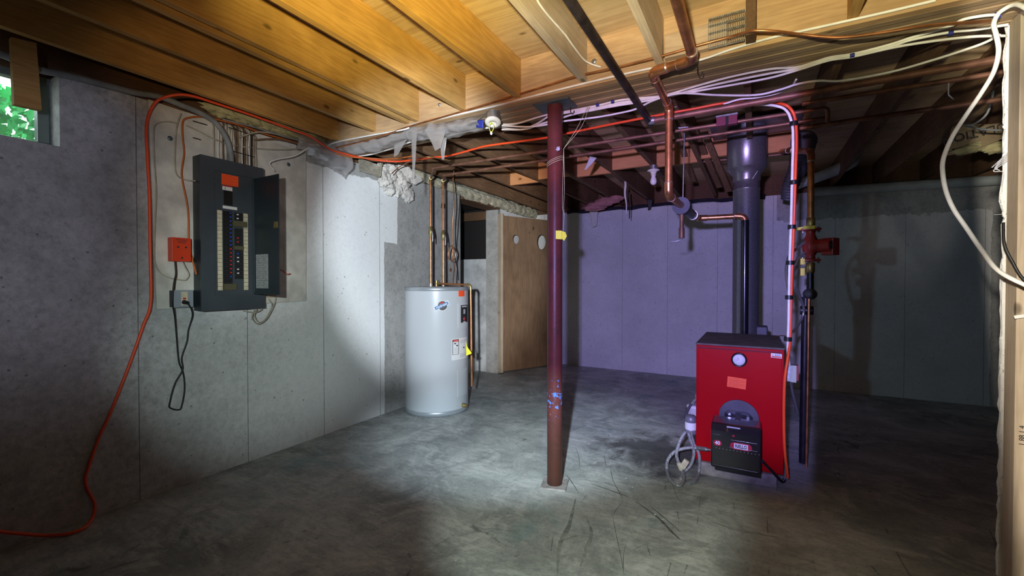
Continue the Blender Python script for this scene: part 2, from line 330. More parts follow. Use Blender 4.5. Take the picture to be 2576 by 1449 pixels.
P_BLOCK = plain('block_concrete', (0.30, 0.27, 0.26), 0.85, bump=0.4, var=0.3, vscale=20)
P_PUMP = plain('pump_red', (0.30, 0.02, 0.02), 0.42)
P_YEL = plain('yellow_handle', (0.75, 0.60, 0.03), 0.45)
P_YTAG = plain('yellow_tag', (0.85, 0.82, 0.05), 0.55)
P_STRING = plain('yellow_string', (0.55, 0.54, 0.30), 0.8)
P_BTIE = plain('blue_tie', (0.02, 0.03, 0.25), 0.5)
P_DRYW = plain('gypsum_core', (0.86, 0.86, 0.84), 0.85, bump=0.6, bscale=90, var=0.1)
P_DRYP = plain('drywall_paper', (0.62, 0.60, 0.55), 0.8)
P_PVC = plain('pvc_pipe', (0.42, 0.46, 0.45), 0.5, var=0.2)
P_BULB = plain('frosted_bulb', (0.85, 0.83, 0.82), 0.35)
P_PORC = plain('porcelain', (0.78, 0.76, 0.68), 0.3)
P_WFIB = plain('white_fibreglass', (0.70, 0.66, 0.60), 0.95, bump=0.9, bscale=25, var=0.3, vscale=9)
P_YFIB = plain('yellow_fibreglass', (0.55, 0.50, 0.26), 0.95, bump=0.9, bscale=25, var=0.35, vscale=9)
P_PFIB = plain('pink_fibreglass', (0.40, 0.18, 0.17), 0.95, bump=0.9, bscale=25, var=0.3, vscale=9)
P_KRAFT = plain('kraft_paper', (0.36, 0.27, 0.15), 0.8, var=0.25, vscale=6, bump=0.3, bscale=12)
P_FOILD = plain('dark_plastic_film', (0.03, 0.03, 0.045), 0.25, bump=0.5, bscale=10)
P_SHREDS = plain('torn_paper', (0.40, 0.40, 0.44), 0.6)
P_FLEX = plain('flex_conduit', (0.40, 0.41, 0.44), 0.35, 0.8)
P_GREEN = plain('aquastat_grey_green', (0.38, 0.44, 0.36), 0.5)
def braid():
    m, nt, N, L, b = newmat('braided_hose')
    tc = N.new('ShaderNodeTexCoord'); vo = N.new('ShaderNodeTexVoronoi'); vo.inputs['Scale'].default_value = 150
    L.new(tc.outputs['Object'], vo.inputs['Vector'])
    L.new(mixc(N, L, vo.outputs['Distance'], (0.52, 0.51, 0.54), (0.10, 0.10, 0.13)), b.inputs['Base Color'])
    b.inputs['Roughness'].default_value = 0.5; b.inputs['Metallic'].default_value = 0.3
    return m
P_BRAID = braid()
P_HATCH = plain('hatch_void_shade', (0.012, 0.010, 0.010), 0.8)  # dark of the void above the stairs put into the hatch colour
def column_paint():
    m, nt, N, L, b = newmat('column_paint')
    tc = N.new('ShaderNodeTexCoord'); o = tc.outputs['Object']; sp = N.new('ShaderNodeSeparateXYZ'); L.new(o, sp.inputs[0])
    n = tex_noise(N, L, o, 9, 9, 0.7); n2 = tex_noise(N, L, o, 40, 6, 0.7)
    col = mixc(N, L, ramp(N, L, n, [(0.4, (0, 0, 0)), (0.62, (1, 1, 1))]), (0.12, 0.030, 0.024), (0.080, 0.027, 0.021))
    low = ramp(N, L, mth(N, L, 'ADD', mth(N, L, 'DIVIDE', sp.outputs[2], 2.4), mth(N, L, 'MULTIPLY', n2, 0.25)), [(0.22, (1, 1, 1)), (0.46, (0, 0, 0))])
    col = mixc(N, L, mth(N, L, 'MULTIPLY', low, 0.8), col, (0.040, 0.019, 0.013))  # foot darkened in the paint to offset the light of the floor beams
    zz = mth(N, L, 'ABSOLUTE', mth(N, L, 'SUBTRACT', sp.outputs[2], 0.545))
    bl = mth(N, L, 'LESS_THAN', mth(N, L, 'ADD', zz, mth(N, L, 'MULTIPLY', mth(N, L, 'SUBTRACT', n2, 0.40), 1.1)), 0.075)
    bl = mth(N, L, 'MULTIPLY', bl, mth(N, L, 'LESS_THAN', mth(N, L, 'ADD', sp.outputs[1], mth(N, L, 'MULTIPLY', sp.outputs[0], -0.6)), 0.0))
    col = mixc(N, L, mth(N, L, 'MULTIPLY', bl, 0.75), col, (0.06, 0.20, 0.55))
    ch = mth(N, L, 'GREATER_THAN', n2, 0.70)
    col = mixc(N, L, mth(N, L, 'MULTIPLY', ch, 0.6), col, (0.42, 0.38, 0.38))
    L.new(col, b.inputs['Base Color']); b.inputs['Roughness'].default_value = 0.34; b.inputs['Specular IOR Level'].default_value = 0.18
    bp = N.new('ShaderNodeBump'); bp.inputs['Strength'].default_value = 0.3; bp.inputs['Distance'].default_value = 0.004
    L.new(n2, bp.inputs['Height']); L.new(bp.outputs['Normal'], b.inputs['Normal'])
    return m
P_COLUMN = column_paint()
def film(name, col, opac):
    m, nt, N, L, b = newmat(name); out = N['Material Output']
    tr = N.new('ShaderNodeBsdfTransparent'); tl = N.new('ShaderNodeBsdfTranslucent'); df = N.new('ShaderNodeBsdfDiffuse'); gl = N.new('ShaderNodeBsdfGlossy')
    for s in (tl, df): s.inputs['Color'].default_value = (*col, 1)
    gl.inputs['Roughness'].default_value = 0.12; gl.inputs['Color'].default_value = (0.9, 0.9, 0.95, 1)
    a = N.new('ShaderNodeMixShader'); a.inputs[0].default_value = 0.35; L.new(df.outputs[0], a.inputs[1]); L.new(tl.outputs[0], a.inputs[2])
    g = N.new('ShaderNodeMixShader'); g.inputs[0].default_value = 0.24; L.new(a.outputs[0], g.inputs[1]); L.new(gl.outputs[0], g.inputs[2])
    f = N.new('ShaderNodeMixShader'); f.inputs[0].default_value = opac; L.new(tr.outputs[0], f.inputs[1]); L.new(g.outputs[0], f.inputs[2])
    L.new(f.outputs[0], out.inputs['Surface']); return m
P_FILM = film('clear_plastic_film', (0.62, 0.58, 0.56), 0.46)
P_GLASS = film('window_glass', (0.5, 0.6, 0.55), 0.10)
P_LEAF = plain('leaf_green', (0.02, 0.40, 0.09), 0.5, var=0.6, vscale=3)
P_ALU = plain('window_frame_metal', (0.22, 0.27, 0.26), 0.4, 0.5)

# ------------------------------------------------------------------ mesh builder
class MB:
    def __init__(s): s.v = []; s.f = []; s.m = []; s.smooth = []
    def add(s, vs, fs, mi=0, sm=False):
        b = len(s.v); s.v += [V(x) for x in vs]
        for f in fs: s.f.append([b + i for i in f]); s.m.append(mi); s.smooth.append(sm)
        return s
    def box(s, a, b, mi=0):
        x0, y0, z0 = [min(p, q) for p, q in zip(a, b)]; x1, y1, z1 = [max(p, q) for p, q in zip(a, b)]
        return s.add([(x0, y0, z0), (x1, y0, z0), (x1, y1, z0), (x0, y1, z0), (x0, y0, z1), (x1, y0, z1), (x1, y1, z1), (x0, y1, z1)],
                     [(3, 2, 1, 0), (4, 5, 6, 7), (0, 1, 5, 4), (1, 2, 6, 5), (2, 3, 7, 6), (3, 0, 4, 7)], mi)
    def obox(s, c, ax, ay, az, mi=0):
        """box from centre and three half-axis vectors"""
        c, ax, ay, az = V(c), V(ax), V(ay), V(az)
        vs = [c + ax * i + ay * j + az * k for k in (-1, 1) for i, j in ((-1, -1), (1, -1), (1, 1), (-1, 1))]
        return s.add(vs, [(3, 2, 1, 0), (4, 5, 6, 7), (0, 1, 5, 4), (1, 2, 6, 5), (2, 3, 7, 6), (3, 0, 4, 7)], mi)
    def beam(s, p, q, wdir, w, h, mi=0):
        """bar from p to q; w across wdir, h across the third direction"""
        p, q = V(p), V(q); d = (q - p).normalized(); wd = (V(wdir) - d * d.dot(V(wdir))).normalized(); hd = d.cross(wd)
        return s.obox((p + q) / 2, (q - p) / 2, wd * (w / 2), hd * (h / 2), mi)
    def cyl(s, p, q, r, r2=None, n=20, caps=True, mi=0, sm=True):
        p, q = V(p), V(q); r2 = r if r2 is None else r2; d = (q - p).normalized()
        a = d.orthogonal().normalized(); c = d.cross(a)
        ring = [(math.cos(2 * math.pi * i / n), math.sin(2 * math.pi * i / n)) for i in range(n)]
        vs = [p + (a * x + c * y) * r for x, y in ring] + [q + (a * x + c * y) * r2 for x, y in ring]
        s.add(vs, [(i, (i + 1) % n, n + (i + 1) % n, n + i) for i in range(n)], mi, sm)
        if caps:
            s.add(vs[:n], [list(range(n))[::-1]], mi); s.add(vs[n:], [list(range(n))], mi)
        return s
    def tube(s, pts, r, n=8, mi=0, caps=True, radii=None):
        pts = [V(p) for p in pts]; N = len(pts); t0 = (pts[1] - pts[0]).normalized(); a = t0.orthogonal().normalized(); vs = []
        for i, p in enumerate(pts):
            t = (pts[min(i + 1, N - 1)] - pts[max(i - 1, 0)])
            t = t.normalized() if t.length > 1e-9 else t0
            a = (a - t * a.dot(t)); a = a.normalized() if a.length > 1e-6 else t.orthogonal().normalized()
            c = t.cross(a); rr = radii[i] if radii else r
            vs += [p + (a * math.cos(2 * math.pi * k / n) + c * math.sin(2 * math.pi * k / n)) * rr for k in range(n)]
        fs = [(i * n + k, i * n + (k + 1) % n, (i + 1) * n + (k + 1) % n, (i + 1) * n + k) for i in range(N - 1) for k in range(n)]
        s.add(vs, fs, mi, True)
        if caps: s.add(vs[:n], [list(range(n))[::-1]], mi); s.add(vs[-n:], [list(range(n))], mi)
        return s
    def lathe(s, c, axis, prof, n=24, mi=0):
        """prof = [(radius, height along axis)]"""
        c = V(c); d = V(axis).normalized(); a = d.orthogonal().normalized(); e = d.cross(a); vs = []
        for r, h in prof:
            vs += [c + d * h + (a * math.cos(2 * math.pi * k / n) + e * math.sin(2 * math.pi * k / n)) * max(r, 1e-5) for k in range(n)]
        s.add(vs, [(i * n + k, i * n + (k + 1) % n, (i + 1) * n + (k + 1) % n, (i + 1) * n + k) for i in range(len(prof) - 1) for k in range(n)], mi, True)
        return s
    def prism(s, poly, d, mi=0):
        """planar polygon (3-D points) extruded by vector d"""
        n = len(poly); d = V(d); p = [V(x) for x in poly]
        s.add(p + [x + d for x in p], [list(range(n))[::-1], [n + i for i in range(n)]] + [(i, (i + 1) % n, n + (i + 1) % n, n + i) for i in range(n)], mi)
        return s
    def blob(s, c, size, seed=0, amp=0.25, freq=3.0, sub=(22, 16), mi=0):
        c = V(c); nu, nv = sub; vs = []
        for j in range(nv + 1):
            ph = math.pi * j / nv
            for i in range(nu):
                th = 2 * math.pi * i / nu
                d = V((math.sin(ph) * math.cos(th), math.sin(ph) * math.sin(th), math.cos(ph)))
                k = 1 + amp * noise.fractal(d * freq + V((seed * 7.1, seed * 3.3, seed)), 0.8, 2.1, 4)
                vs.append(c + V((d.x * size[0], d.y * size[1], d.z * size[2])) * k)
        s.add(vs, [(j * nu + i, (j + 1) * nu + i, (j + 1) * nu + (i + 1) % nu, j * nu + (i + 1) % nu) for j in range(nv) for i in range(nu)], mi, True)
        return s
    def loft(s, A, B, nu=30, nv=8, bulge=(0, 0, 0), wr=0.01, seed=1, freq=9.0, mi=0, tear=0.0):
        A = resample(A, nu); B = resample(B, nu); vs = []; bl = V(bulge)
        for i in range(nu):
            for j in range(nv):
                t = j / (nv - 1); p = A[i].lerp(B[i], t) + bl * math.sin(math.pi * t)
                if tear and j == nv - 1: p = p + (A[i] - B[i]) * tear * abs(noise.noise(V((i * 0.9, seed, 0))))
                p = p + noise.noise_vector(p * freq + V((seed, 0, 0))) * wr
                vs.append(p)
        s.add(vs, [(i * nv + j, (i + 1) * nv + j, (i + 1) * nv + j + 1, i * nv + j + 1) for i in range(nu - 1) for j in range(nv - 1)], mi, True)
        return s
    def build(s, name, mat, parent=None, bevel=0.0, solid=0.0):
        me = bpy.data.meshes.new(name); off = wloc(parent) if parent else V((0, 0, 0))
        me.from_pydata([tuple(v - off) for v in s.v], [], s.f)
        for mm in (mat if isinstance(mat, (list, tuple)) else [mat]): me.materials.append(mm)
        for p, mi, sm in zip(me.polygons, s.m, s.smooth): p.material_index = mi; p.use_smooth = sm
        o = bpy.data.objects.new(name, me); COL.objects.link(o)
        if parent: o.parent = parent
        if bevel:
            b = o.modifiers.new('bevel', 'BEVEL'); b.width = bevel; b.segments = 2; b.limit_method = 'ANGLE'; b.angle_limit = math.radians(50)
        if solid:
            b = o.modifiers.new('solid', 'SOLIDIFY'); b.thickness = solid
        return o
def wloc(o):
    p = V((0, 0, 0))
    while o: p = p + o.location; o = o.parent
    return p
def resample(pts, n):
    pts = [V(p) for p in pts]; seg = [(pts[i + 1] - pts[i]).length for i in range(len(pts) - 1)]; tot = sum(seg) or 1; out = []
    for k in range(n):
        d = tot * k / (n - 1); i = 0
        while i < len(seg) - 1 and d > seg[i]: d -= seg[i]; i += 1
        out.append(pts[i].lerp(pts[i + 1], min(1, d / (seg[i] or 1))))
    return out
def spline(pts, k=6):
    pts = [V(p) for p in pts]; P = [pts[0] * 2 - pts[1]] + pts + [pts[-1] * 2 - pts[-2]]; out = []
    for i in range(1, len(P) - 2):
        a, b, c, d = P[i - 1:i + 3]
        for j in range(k):
            t = j / k
            out.append(0.5 * ((2 * b) + (c - a) * t + (2 * a - 5 * b + 4 * c - d) * t * t + (3 * b - a - 3 * c + d) * t ** 3))
    out.append(pts[-1]); return out

def tag(o, label, cat, group=None, kind=None):
    o['label'] = label; o['category'] = cat
    if group: o['group'] = group
    if kind: o['kind'] = kind
    return o
def thing(name, loc, label, cat, group=None):
    o = bpy.data.objects.new(name, None); COL.objects.link(o); o.location = loc; o.empty_display_size = 0.05
    return tag(o, label, cat, group)
def struct(o):
    o['kind'] = 'structure'; return o
def cable(name, pts, r, mat, label, cat='cable', group=None, k=6, n=8):
    return tag(MB().tube(spline(pts, k), r, n).build(name, mat), label, cat, group)
def text(body, loc, xd, yd, size, mat, parent, name='lettering', bold=0.0, extr=0.0004, align='CENTER', sx=1.0, sy=1.0):
    c = bpy.data.curves.new(name, 'FONT'); c.body = body; c.size = size; c.align_x = align; c.align_y = 'CENTER'; c.extrude = extr; c.offset = bold
    c.materials.append(mat); o = bpy.data.objects.new(name, c); COL.objects.link(o)
    xd = V(xd).normalized(); yd = V(yd).normalized(); z = xd.cross(yd)
    bpy.context.view_layer.update(); dg = bpy.context.evaluated_depsgraph_get()
    me = bpy.data.meshes.new_from_object(o.evaluated_get(dg)); me.name = name; bpy.data.objects.remove(o)
    if not me.materials: me.materials.append(mat)
    me.transform(Matrix((xd * sx, yd * sy, z)).transposed().to_4x4())
    o = bpy.data.objects.new(name, me); COL.objects.link(o)
    o.location = V(loc) - wloc(parent); o.parent = parent
    return o
def quadlabel(m, c, xd, yd, nrm, w, h, mi=0, t=0.0012):
    m.obox(V(c) + V(nrm) * t / 2, V(xd) * w / 2, V(yd) * h / 2, V(nrm) * t / 2, mi)

# ================================================================== THE ROOM
XL, YB, XR, YF = -3.07, 6.14, 4.2, -1.6
JZ, BZ, SZ = 2.355, 2.33, 2.58          # joist bottoms, beam bottom, subfloor
WT = 2.30
fl_ = MB().box((-4.6, YF - 0.3, -0.12), (XR + 0.3, YB + 0.3, 0))
def mark(pts, w0, mi):
    """thin drag mark or stain line lying in the floor surface"""
    P = spline([PZ(a, b_, 0.0006) for a, b_ in pts], 8); n = len(P); vs = []
    for i, p in enumerate(P):
        t = (P[min(i + 1, n - 1)] - P[max(i - 1, 0)]).normalized(); q = V((-t.y, t.x, 0)) * w0 / 2 * math.sin(math.pi * (0.08 + 0.86 * i / n)) * (1 + 0.5 * noise.noise(p * 25))
        vs += [p + q, p - q]
    fl_.add(vs, [(2 * i, 2 * i + 1, 2 * i + 3, 2 * i + 2) for i in range(n - 1)], mi)
for pts, w0, mi in (([(1421, 1190), (1440, 1215), (1456, 1241)], 0.006, 1), ([(1455, 1205), (1520, 1215), (1572, 1233)], 0.004, 1), ([(1487, 1217), (1540, 1235), (1583, 1251)], 0.010, 1),
        ([(1535, 1170), (1541, 1205), (1556, 1235), (1568, 1256)], 0.005, 1), ([(1600, 1262), (1655, 1302), (1690, 1338), (1712, 1358)], 0.014, 1), ([(1633, 1270), (1668, 1300), (1712, 1338)], 0.007, 1),
        ([(1448, 1255), (1432, 1320), (1408, 1372), (1402, 1449)], 0.022, 2), ([(1475, 1300), (1488, 1340), (1474, 1385), (1460, 1425)], 0.022, 2), ([(1412, 1362), (1450, 1348), (1492, 1353)], 0.010, 2),
        ([(1575, 1368), (1568, 1400), (1569, 1446)], 0.003, 1), ([(1391, 1348), (1386, 1388)], 0.003, 1), ([(1540, 1290), (1549, 1340), (1562, 1400), (1568, 1440)], 0.003, 1), ([(1565, 1265), (1548, 1285), (1545, 1295)], 0.004, 1),
        ([(1628, 1372), (1636, 1398)], 0.004, 1), ([(1690, 1210), (1700, 1243), (1712, 1262)], 0.003, 1), ([(1570, 1395), (1610, 1375), (1648, 1362)], 0.005, 2), ([(1150, 1350), (1230, 1330), (1300, 1340)], 0.006, 2),
        ([(1520, 1145), (1524, 1170)], 0.003, 1), ([(1448, 1125), (1456, 1150), (1458, 1178)], 0.004, 1), ([(1750, 1290), (1840, 1330), (1960, 1352)], 0.010, 2)):
    mark(pts, w0, mi)
struct(fl_.build('floor', [M_FLOOR, plain('drag_mark', (0.14, 0.14, 0.135), 0.8, var=0.5, vscale=30), plain('faint_stain', (0.27, 0.29, 0.27), 0.8, var=0.4, vscale=20)]))
struct(MB().box((-3.5, YF - 0.3, SZ), (XR + 0.3, YB + 0.3, SZ + 0.02)).build('ceiling', W_PLY))
wl = MB()
T = XL - 0.25
wl.box((T, YF - 0.3, 0), (XL, 4.22, 1.935)); wl.box((T, YF - 0.3, 1.935), (XL, 0.15, WT)); wl.box((T, 0.805, 1.935), (XL, 4.22, WT))
wl.box((XL - 0.19, 5.08, 0), (XL, YB + 0.3, 2.27))
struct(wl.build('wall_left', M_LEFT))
wb = MB(); wb.box((T, YB, 0), (XR + 0.3, YB + 0.25, 2.30)); struct(wb.build('wall_back', M_BACK))
struct(MB().box((XR, YF - 0.3, 0), (XR + 0.25, YB, SZ)).build('wall_right', M_RAW))
struct(MB().box((T, YF - 0.3, 0), (XR, YF, SZ)).build('wall_front', M_RAW))
# rim boards closing the space between wall tops and subfloor
r_ = MB(); r_.box((T + 0.02, YF, WT), (T + 0.06, YB + 0.2, SZ)); r_.box((T + 0.06, YF, WT), (XL - 0.02, 0.10, WT + 0.04)); r_.box((T + 0.06, 0.85, WT), (XL - 0.02, 4.2, WT + 0.04))
struct(r_.build('trim_1', W_DARK))
struct(MB().box((T, YB + 0.18, 2.30), (XR + 0.3, YB + 0.22, SZ)).build('trim_2', W_DARK))

# bulkhead stairwell seen through the opening
sw = MB()
sw.box((-4.5, 5.10, 0), (XL - 0.191, 5.35, 1.575)); sw.box((-4.5, 3.97, 0), (T, 4.22, 1.575)); sw.box((-4.6, 4.2, 0), (-4.5, 5.1, 1.575))
sw.box((-4.5, 4.22, 0), (-3.42, 5.1, 0.19)); sw.box((-4.5, 4.22, 0.19), (-3.75, 5.1, 0.38)); sw.box((-4.5, 4.22, 0.38), (-4.05, 5.1, 0.57))
struct(sw.build('wall_stairwell', plain('pale_stair_concrete', (0.55, 0.56, 0.56), 0.85, var=0.3, vscale=7, bump=0.3)))
hb = thing('bulkhead_hatch', (-3.9, 4.6, 1.6), 'closed dark brown wooden hatch above the bulkhead stairwell', 'hatch')
MB().box((-4.6, 3.9, 2.30), (T + 0.05, 5.4, 2.34)).build('hatch_board', P_HATCH, hb)
MB().box((-4.62, 3.9, 1.575), (-4.58, 5.4, 2.30)).box((-4.58, 5.30, 1.576), (XL - 0.195, 5.34, 2.30)).box((-4.58, 3.95, 1.576), (T, 3.99, 2.30)).build('hatch_frame', P_HATCH, hb)
MB().beam((-4.5, 5.24, 2.20), (XL - 0.2, 5.24, 2.20), (0, 1, 0), 0.04, 0.12).build('crosspiece', W_DARK, hb)

# window
wn = bpy.data.objects.new('window_1', None); COL.objects.link(wn); wn.location = (-3.2, 0.5, 1.94); struct(wn)
fr = MB(); x0 = -3.24
fr.box((x0, 0.15, 1.94), (x0 + 0.05, 0.80, 1.965)); fr.box((x0, 0.15, 2.26), (x0 + 0.05, 0.80, 2.30)); fr.box((x0, 0.755, 1.965), (x0 + 0.05, 0.80, 2.26)); fr.box((x0, 0.15, 1.965), (x0 + 0.05, 0.19, 2.26))
fr.build('window_frame', P_ALU, wn, 0.003)
MB().box((x0 + 0.02, 0.18, 1.96), (x0 + 0.024, 0.76, 2.27)).build('pane', P_GLASS, wn)

# green shrubs outside the window
def shrub(loc, size, n, seed, label):
    rnd = random.Random(seed); t = thing('garden_shrub', loc, label, 'shrub', 'shrubs outside the window')
    m = MB()
    for _ in range(n):
        d = V((rnd.gauss(0, 1), rnd.gauss(0, 1), rnd.gauss(0, 1))).normalized() * rnd.uniform(0.55, 1)
        c = V(loc) + V((d.x * size[0], d.y * size[1], d.z * size[2] + size[2]))
        a = V((rnd.gauss(0, 1), rnd.gauss(0, 1), rnd.gauss(0, 1))).normalized(); b = a.orthogonal().normalized(); s_ = rnd.uniform(0.03, 0.07)
        m.add([c - a * s_, c + b * s_ * 0.5 + V((0, 0, 0.004)), c + a * s_, c - b * s_ * 0.5], [(0, 1, 2, 3)])
    lv = m.build('foliage', P_LEAF, t); lv['kind'] = 'stuff'
    MB().tube([V(loc), V(loc) + V((0.02, 0.01, size[2] * 1.2))], 0.015).build('stem', W_DARK, t)
    return t
struct(MB().box((-7, -3, 1.70), (T - 0.01, 3.2, 1.86)).build('ground', plain('garden_soil', (0.10, 0.09, 0.05), 0.9, var=0.4)))
shrub((-4.15, 0.42, 1.86), (0.30, 0.42, 0.26), 1500, 1, 'leafy green shrub close outside the basement window')
shrub((-4.7, -0.35, 1.86), (0.4, 0.35, 0.42), 1000, 2, 'taller green shrub at the left edge of the window view')
shrub((-5.0, 1.0, 1.86), (0.4, 0.45, 0.45), 900, 3, 'dark green shrub farther behind the window glass')

# ------------------------------------------------------------------ beam and joists
bm = thing('ceiling_beam', (-1.0, 2.46, BZ), 'built-up wooden main beam crossing the ceiling above the red column', 'beam')
MB().box((XL + 0.02, 2.30, BZ), (XR, 2.34, SZ)).build('face_board', W_BEAM, bm, 0.002)
pm = MB()
for i in range(7): pm.box((XL + 0.02, 2.343 + i * 0.041, BZ + (0.004 if i % 2 else 0.0)), (XR, 2.343 + i * 0.041 + 0.037, SZ))
pm.build('plies', W_BEAMD, bm, 0.002)
joist_x = [-2.47, -2.143, -2.058, -1.668, -1.265, -0.852, -0.449]
near_lab = ['dark brown joist above the breaker panel, second from the left wall', 'left plank of the doubled joist ending above the plastic sheet',
            'right plank of the doubled joist ending above the plastic sheet', 'golden joist just right of the doubled joist',
            'yellow joist with printed marks, ending left of the column top', 'greyish joist with a white wire stapled along it', 'narrow grey joist between the black pipe and the big copper pipe']
def joist(x, y0, y1, mat, label, group, name='floor_joist', z0=JZ, wd=0.038):
    o = tag(MB().box((x, y0, z0), (x + wd, y1, SZ - 0.001)).build(name, mat, None, 0.002), label, 'joist', group); return o
G1 = 'joists in front of the beam'
joist(-2.878, YF, 2.30, W_JOIST, 'dark joist nearest the left wall, with the orange line beneath it', G1)
for x, lb in zip(joist_x, near_lab):
    joist(x, YF, 2.298, W_JOIST2 if x > -1.0 else W_JOIST, lb, G1)
joist(0.33, YF, 2.298, W_JOIST, 'short yellowish joist at the top edge right of the steel nail plate', G1)
for i, x in enumerate((0.75, 1.16)): joist(x, YF, 2.298, W_JOIST2, ['joist over the camera by the top right corner', 'joist beyond the stud wall at the right'][i], G1)
G2 = 'joists behind the beam'
fx = [-2.90 + 0.405 * k for k in range(0, 15)]
ords = ['nearest the left wall', 'second from the left wall', 'third from the left wall', 'fourth from the left wall', 'fifth from the left wall',
        'sixth from the left wall, right of the column', 'seventh from the left wall, holding the light bulb', 'just left of the flue', 'directly above the flue',
        'first one right of the flue', 'second one right of the flue', 'third one right of the flue', 'fourth one right of the flue', 'farthest visible one by the stud wall', 'last one by the right wall']
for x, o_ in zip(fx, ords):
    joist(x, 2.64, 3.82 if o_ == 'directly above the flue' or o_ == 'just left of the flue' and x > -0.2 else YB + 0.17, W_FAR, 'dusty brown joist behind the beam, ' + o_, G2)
# solid blocking between far joists
G3 = 'blocking boards between far joists'
for i, x in enumerate(fx[:9]):
    if i == 0: continue
    if i in (8,): continue
    y = 4.24 + (0.10 if i % 2 else 0.0)
    tag(MB().box((x + 0.039, y, JZ + 0.005), (x + 0.404, y + 0.038, SZ - 0.002)).build('blocking_board', W_BLOCK), 'orange-brown blocking board between joists, %s from the left wall' % ['', 'first', 'second', 'third', 'fourth', 'fifth', 'sixth', 'seventh'][i], 'blocking', G3)
# diagonal cross bridging near the flue
for i, (a, b_) in enumerate((((1735, 300), (1810, 470)), ((1770, 330), (1835, 480)), ((1690, 300), (1745, 455)))):
    p = PZ(*a, 2.40); q = PZ(*b_, 2.34)
    tag(MB().beam(PY(*a, 3.7), PY(b_[0], b_[1], 4.9), (1, 0, 0), 0.05, 0.02).build('cross_bridging', W_FAR), ['grey wooden brace slanting left of the flue, middle one', 'grey wooden brace closest to the flue', 'grey wooden brace farthest left of the flue'][i], 'brace', 'cross braces left of the flue')

# board hanging by the window
hbd = MB(); p = [PX(28, 92, -2.93), PX(92, 108, -2.93), PX(106, 277, -2.93), PX(36, 262, -2.93)]
hbd.prism(p, (-0.038, 0, 0)); tag(hbd.build('hanging_board', W_JOIST, None, 0.002), 'short brown board nailed to the joist, hanging over the window', 'board')

# brown board, nail plate and dark post on the beam face
tag(MB().box((-0.40, 2.262, 2.36), (-0.122, 2.298, 2.475)).build('scab_board', W_BEAMD, None, 0.002), 'brown scrap board fixed to the beam face left of the nail plate', 'board')
npb = MB()
a0, a1, z0, z1 = -0.20, -0.05, 2.352, 2.488
for k in range(5): npb.box((a0, 2.252, z0 + k * (z1 - z0) / 4 - 0.004), (a1, 2.256, z0 + k * (z1 - z0) / 4 + 0.004))
for k in range(21): npb.box((a0 + k * (a1 - a0) / 20 - 0.0013, 2.252, z0), (a0 + k * (a1 - a0) / 20 + 0.0013, 2.2555, z1))
for k in range(4):
    for j in range(0, 3): pass
tag(npb.build('nail_plate', P_STEEL), 'perforated galvanised nail plate beside the dark post on the beam', 'plate')
tag(MB().box((-0.045, 2.20, 2.345), (-0.005, 2.297, SZ - 0.002)).build('ledger_post', W_DARK), 'dark brown wooden block standing against the beam, crossed by the copper tube', 'block')
tag(MB().lathe((-0.775, 2.298, 2.455), (0, -1, 0), [(0, 0.004), (0.012, 0.004), (0.014, 0.001), (0.0145, -0.004)]).build('bolt_washer', P_STEEL), 'round steel washer in the beam face right of the black pipe', 'washer')
for i, (px, py) in enumerate(((1105, 263),)):
    c = PY(px, py, 2.298); tag(MB().lathe(c, (0, -1, 0), [(0, 0.004), (0.009, 0.004), (0.012, -0.003)]).build('bolt_washer', P_STEEL), 'round steel washer between the golden joists near the plastic sheet', 'washer')
# hooks in the beam
for i, (px, py, lb) in enumerate(((1435, 265, 'rusty wire hook in the beam right of the column top'), (1755, 165, 'rusty wire hook in the beam right of the big copper elbow'))):
    c = PZ(px, py, BZ); pts = [c, c + V((0, 0, -0.035)), c + V((0.006, 0, -0.05)), c + V((0.018, 0, -0.05)), c + V((0.024, 0, -0.035))]
    tag(MB().tube(spline(pts, 4), 0.0022, 6).build('wire_hook', P_IRONR), lb, 'hook', 'wire hooks in the beam')

# ================================================================== COLUMN
cx, cy = -1.070, 2.445
co = thing('support_column', (cx, cy, 0), 'round maroon painted steel column with blue paint smear near its foot', 'column')
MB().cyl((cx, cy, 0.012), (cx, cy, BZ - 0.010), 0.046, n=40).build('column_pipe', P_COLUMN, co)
MB().box((cx - 0.115, cy - 0.075, BZ - 0.010), (cx + 0.115, cy + 0.075, BZ - 0.001)).build('top_plate', P_PLATE, co, 0.001)
MB().obox((cx, cy, 0.007), (0.075, 0.02, 0), (-0.02, 0.075, 0), (0, 0, 0.007)).build('base_plate', P_BLOCK, co, 0.003)
# string round the column, tied to the cables
st = thing('hanging_string', (cx, cy, 1.97), 'thin yellow string wound round the column and tied up to the beam cables', 'string')
m = MB()
for dz in (-0.012, 0.0, 0.01):
    m.tube([V((cx + 0.049 * math.cos(t * math.pi / 12), cy + 0.049 * math.sin(t * math.pi / 12), 1.985 + dz + 0.02 * math.cos(t * math.pi / 12 - 0.5))) for t in range(25)], 0.0014, 5)
kn = PY(1418, 374, 2.43)
m.tube(spline([kn, PY(1450, 325, 2.46), PY(1478, 268, 2.5)], 6), 0.0013, 5); m.tube(spline([kn, PY(1462, 320, 2.46), PY(1482, 268, 2.5)], 6), 0.0013, 5)
m.tube(spline([kn, PY(1416, 450, 2.42), PY(1415, 520, 2.42), PY(1419, 541, 2.42)], 6), 0.0013, 5)
m.tube(spline([kn, PY(1420, 460, 2.42), PY(1418, 520, 2.42), PY(1419, 541, 2.42), PY(1415, 600, 2.41)], 6), 0.0013, 5)
m.build('string_strand', P_STRING, st)
MB().blob(PY(1404, 374, 2.385), (0.012, 0.006, 0.012), 3, 0.6).build('knot_fluff', P_SHREDS, st)
tg = MB(); q = [PY(1398, 580, 2.385), PY(1413, 580, 2.39), PY(1413, 602, 2.39), PY(1398, 601, 2.385)]
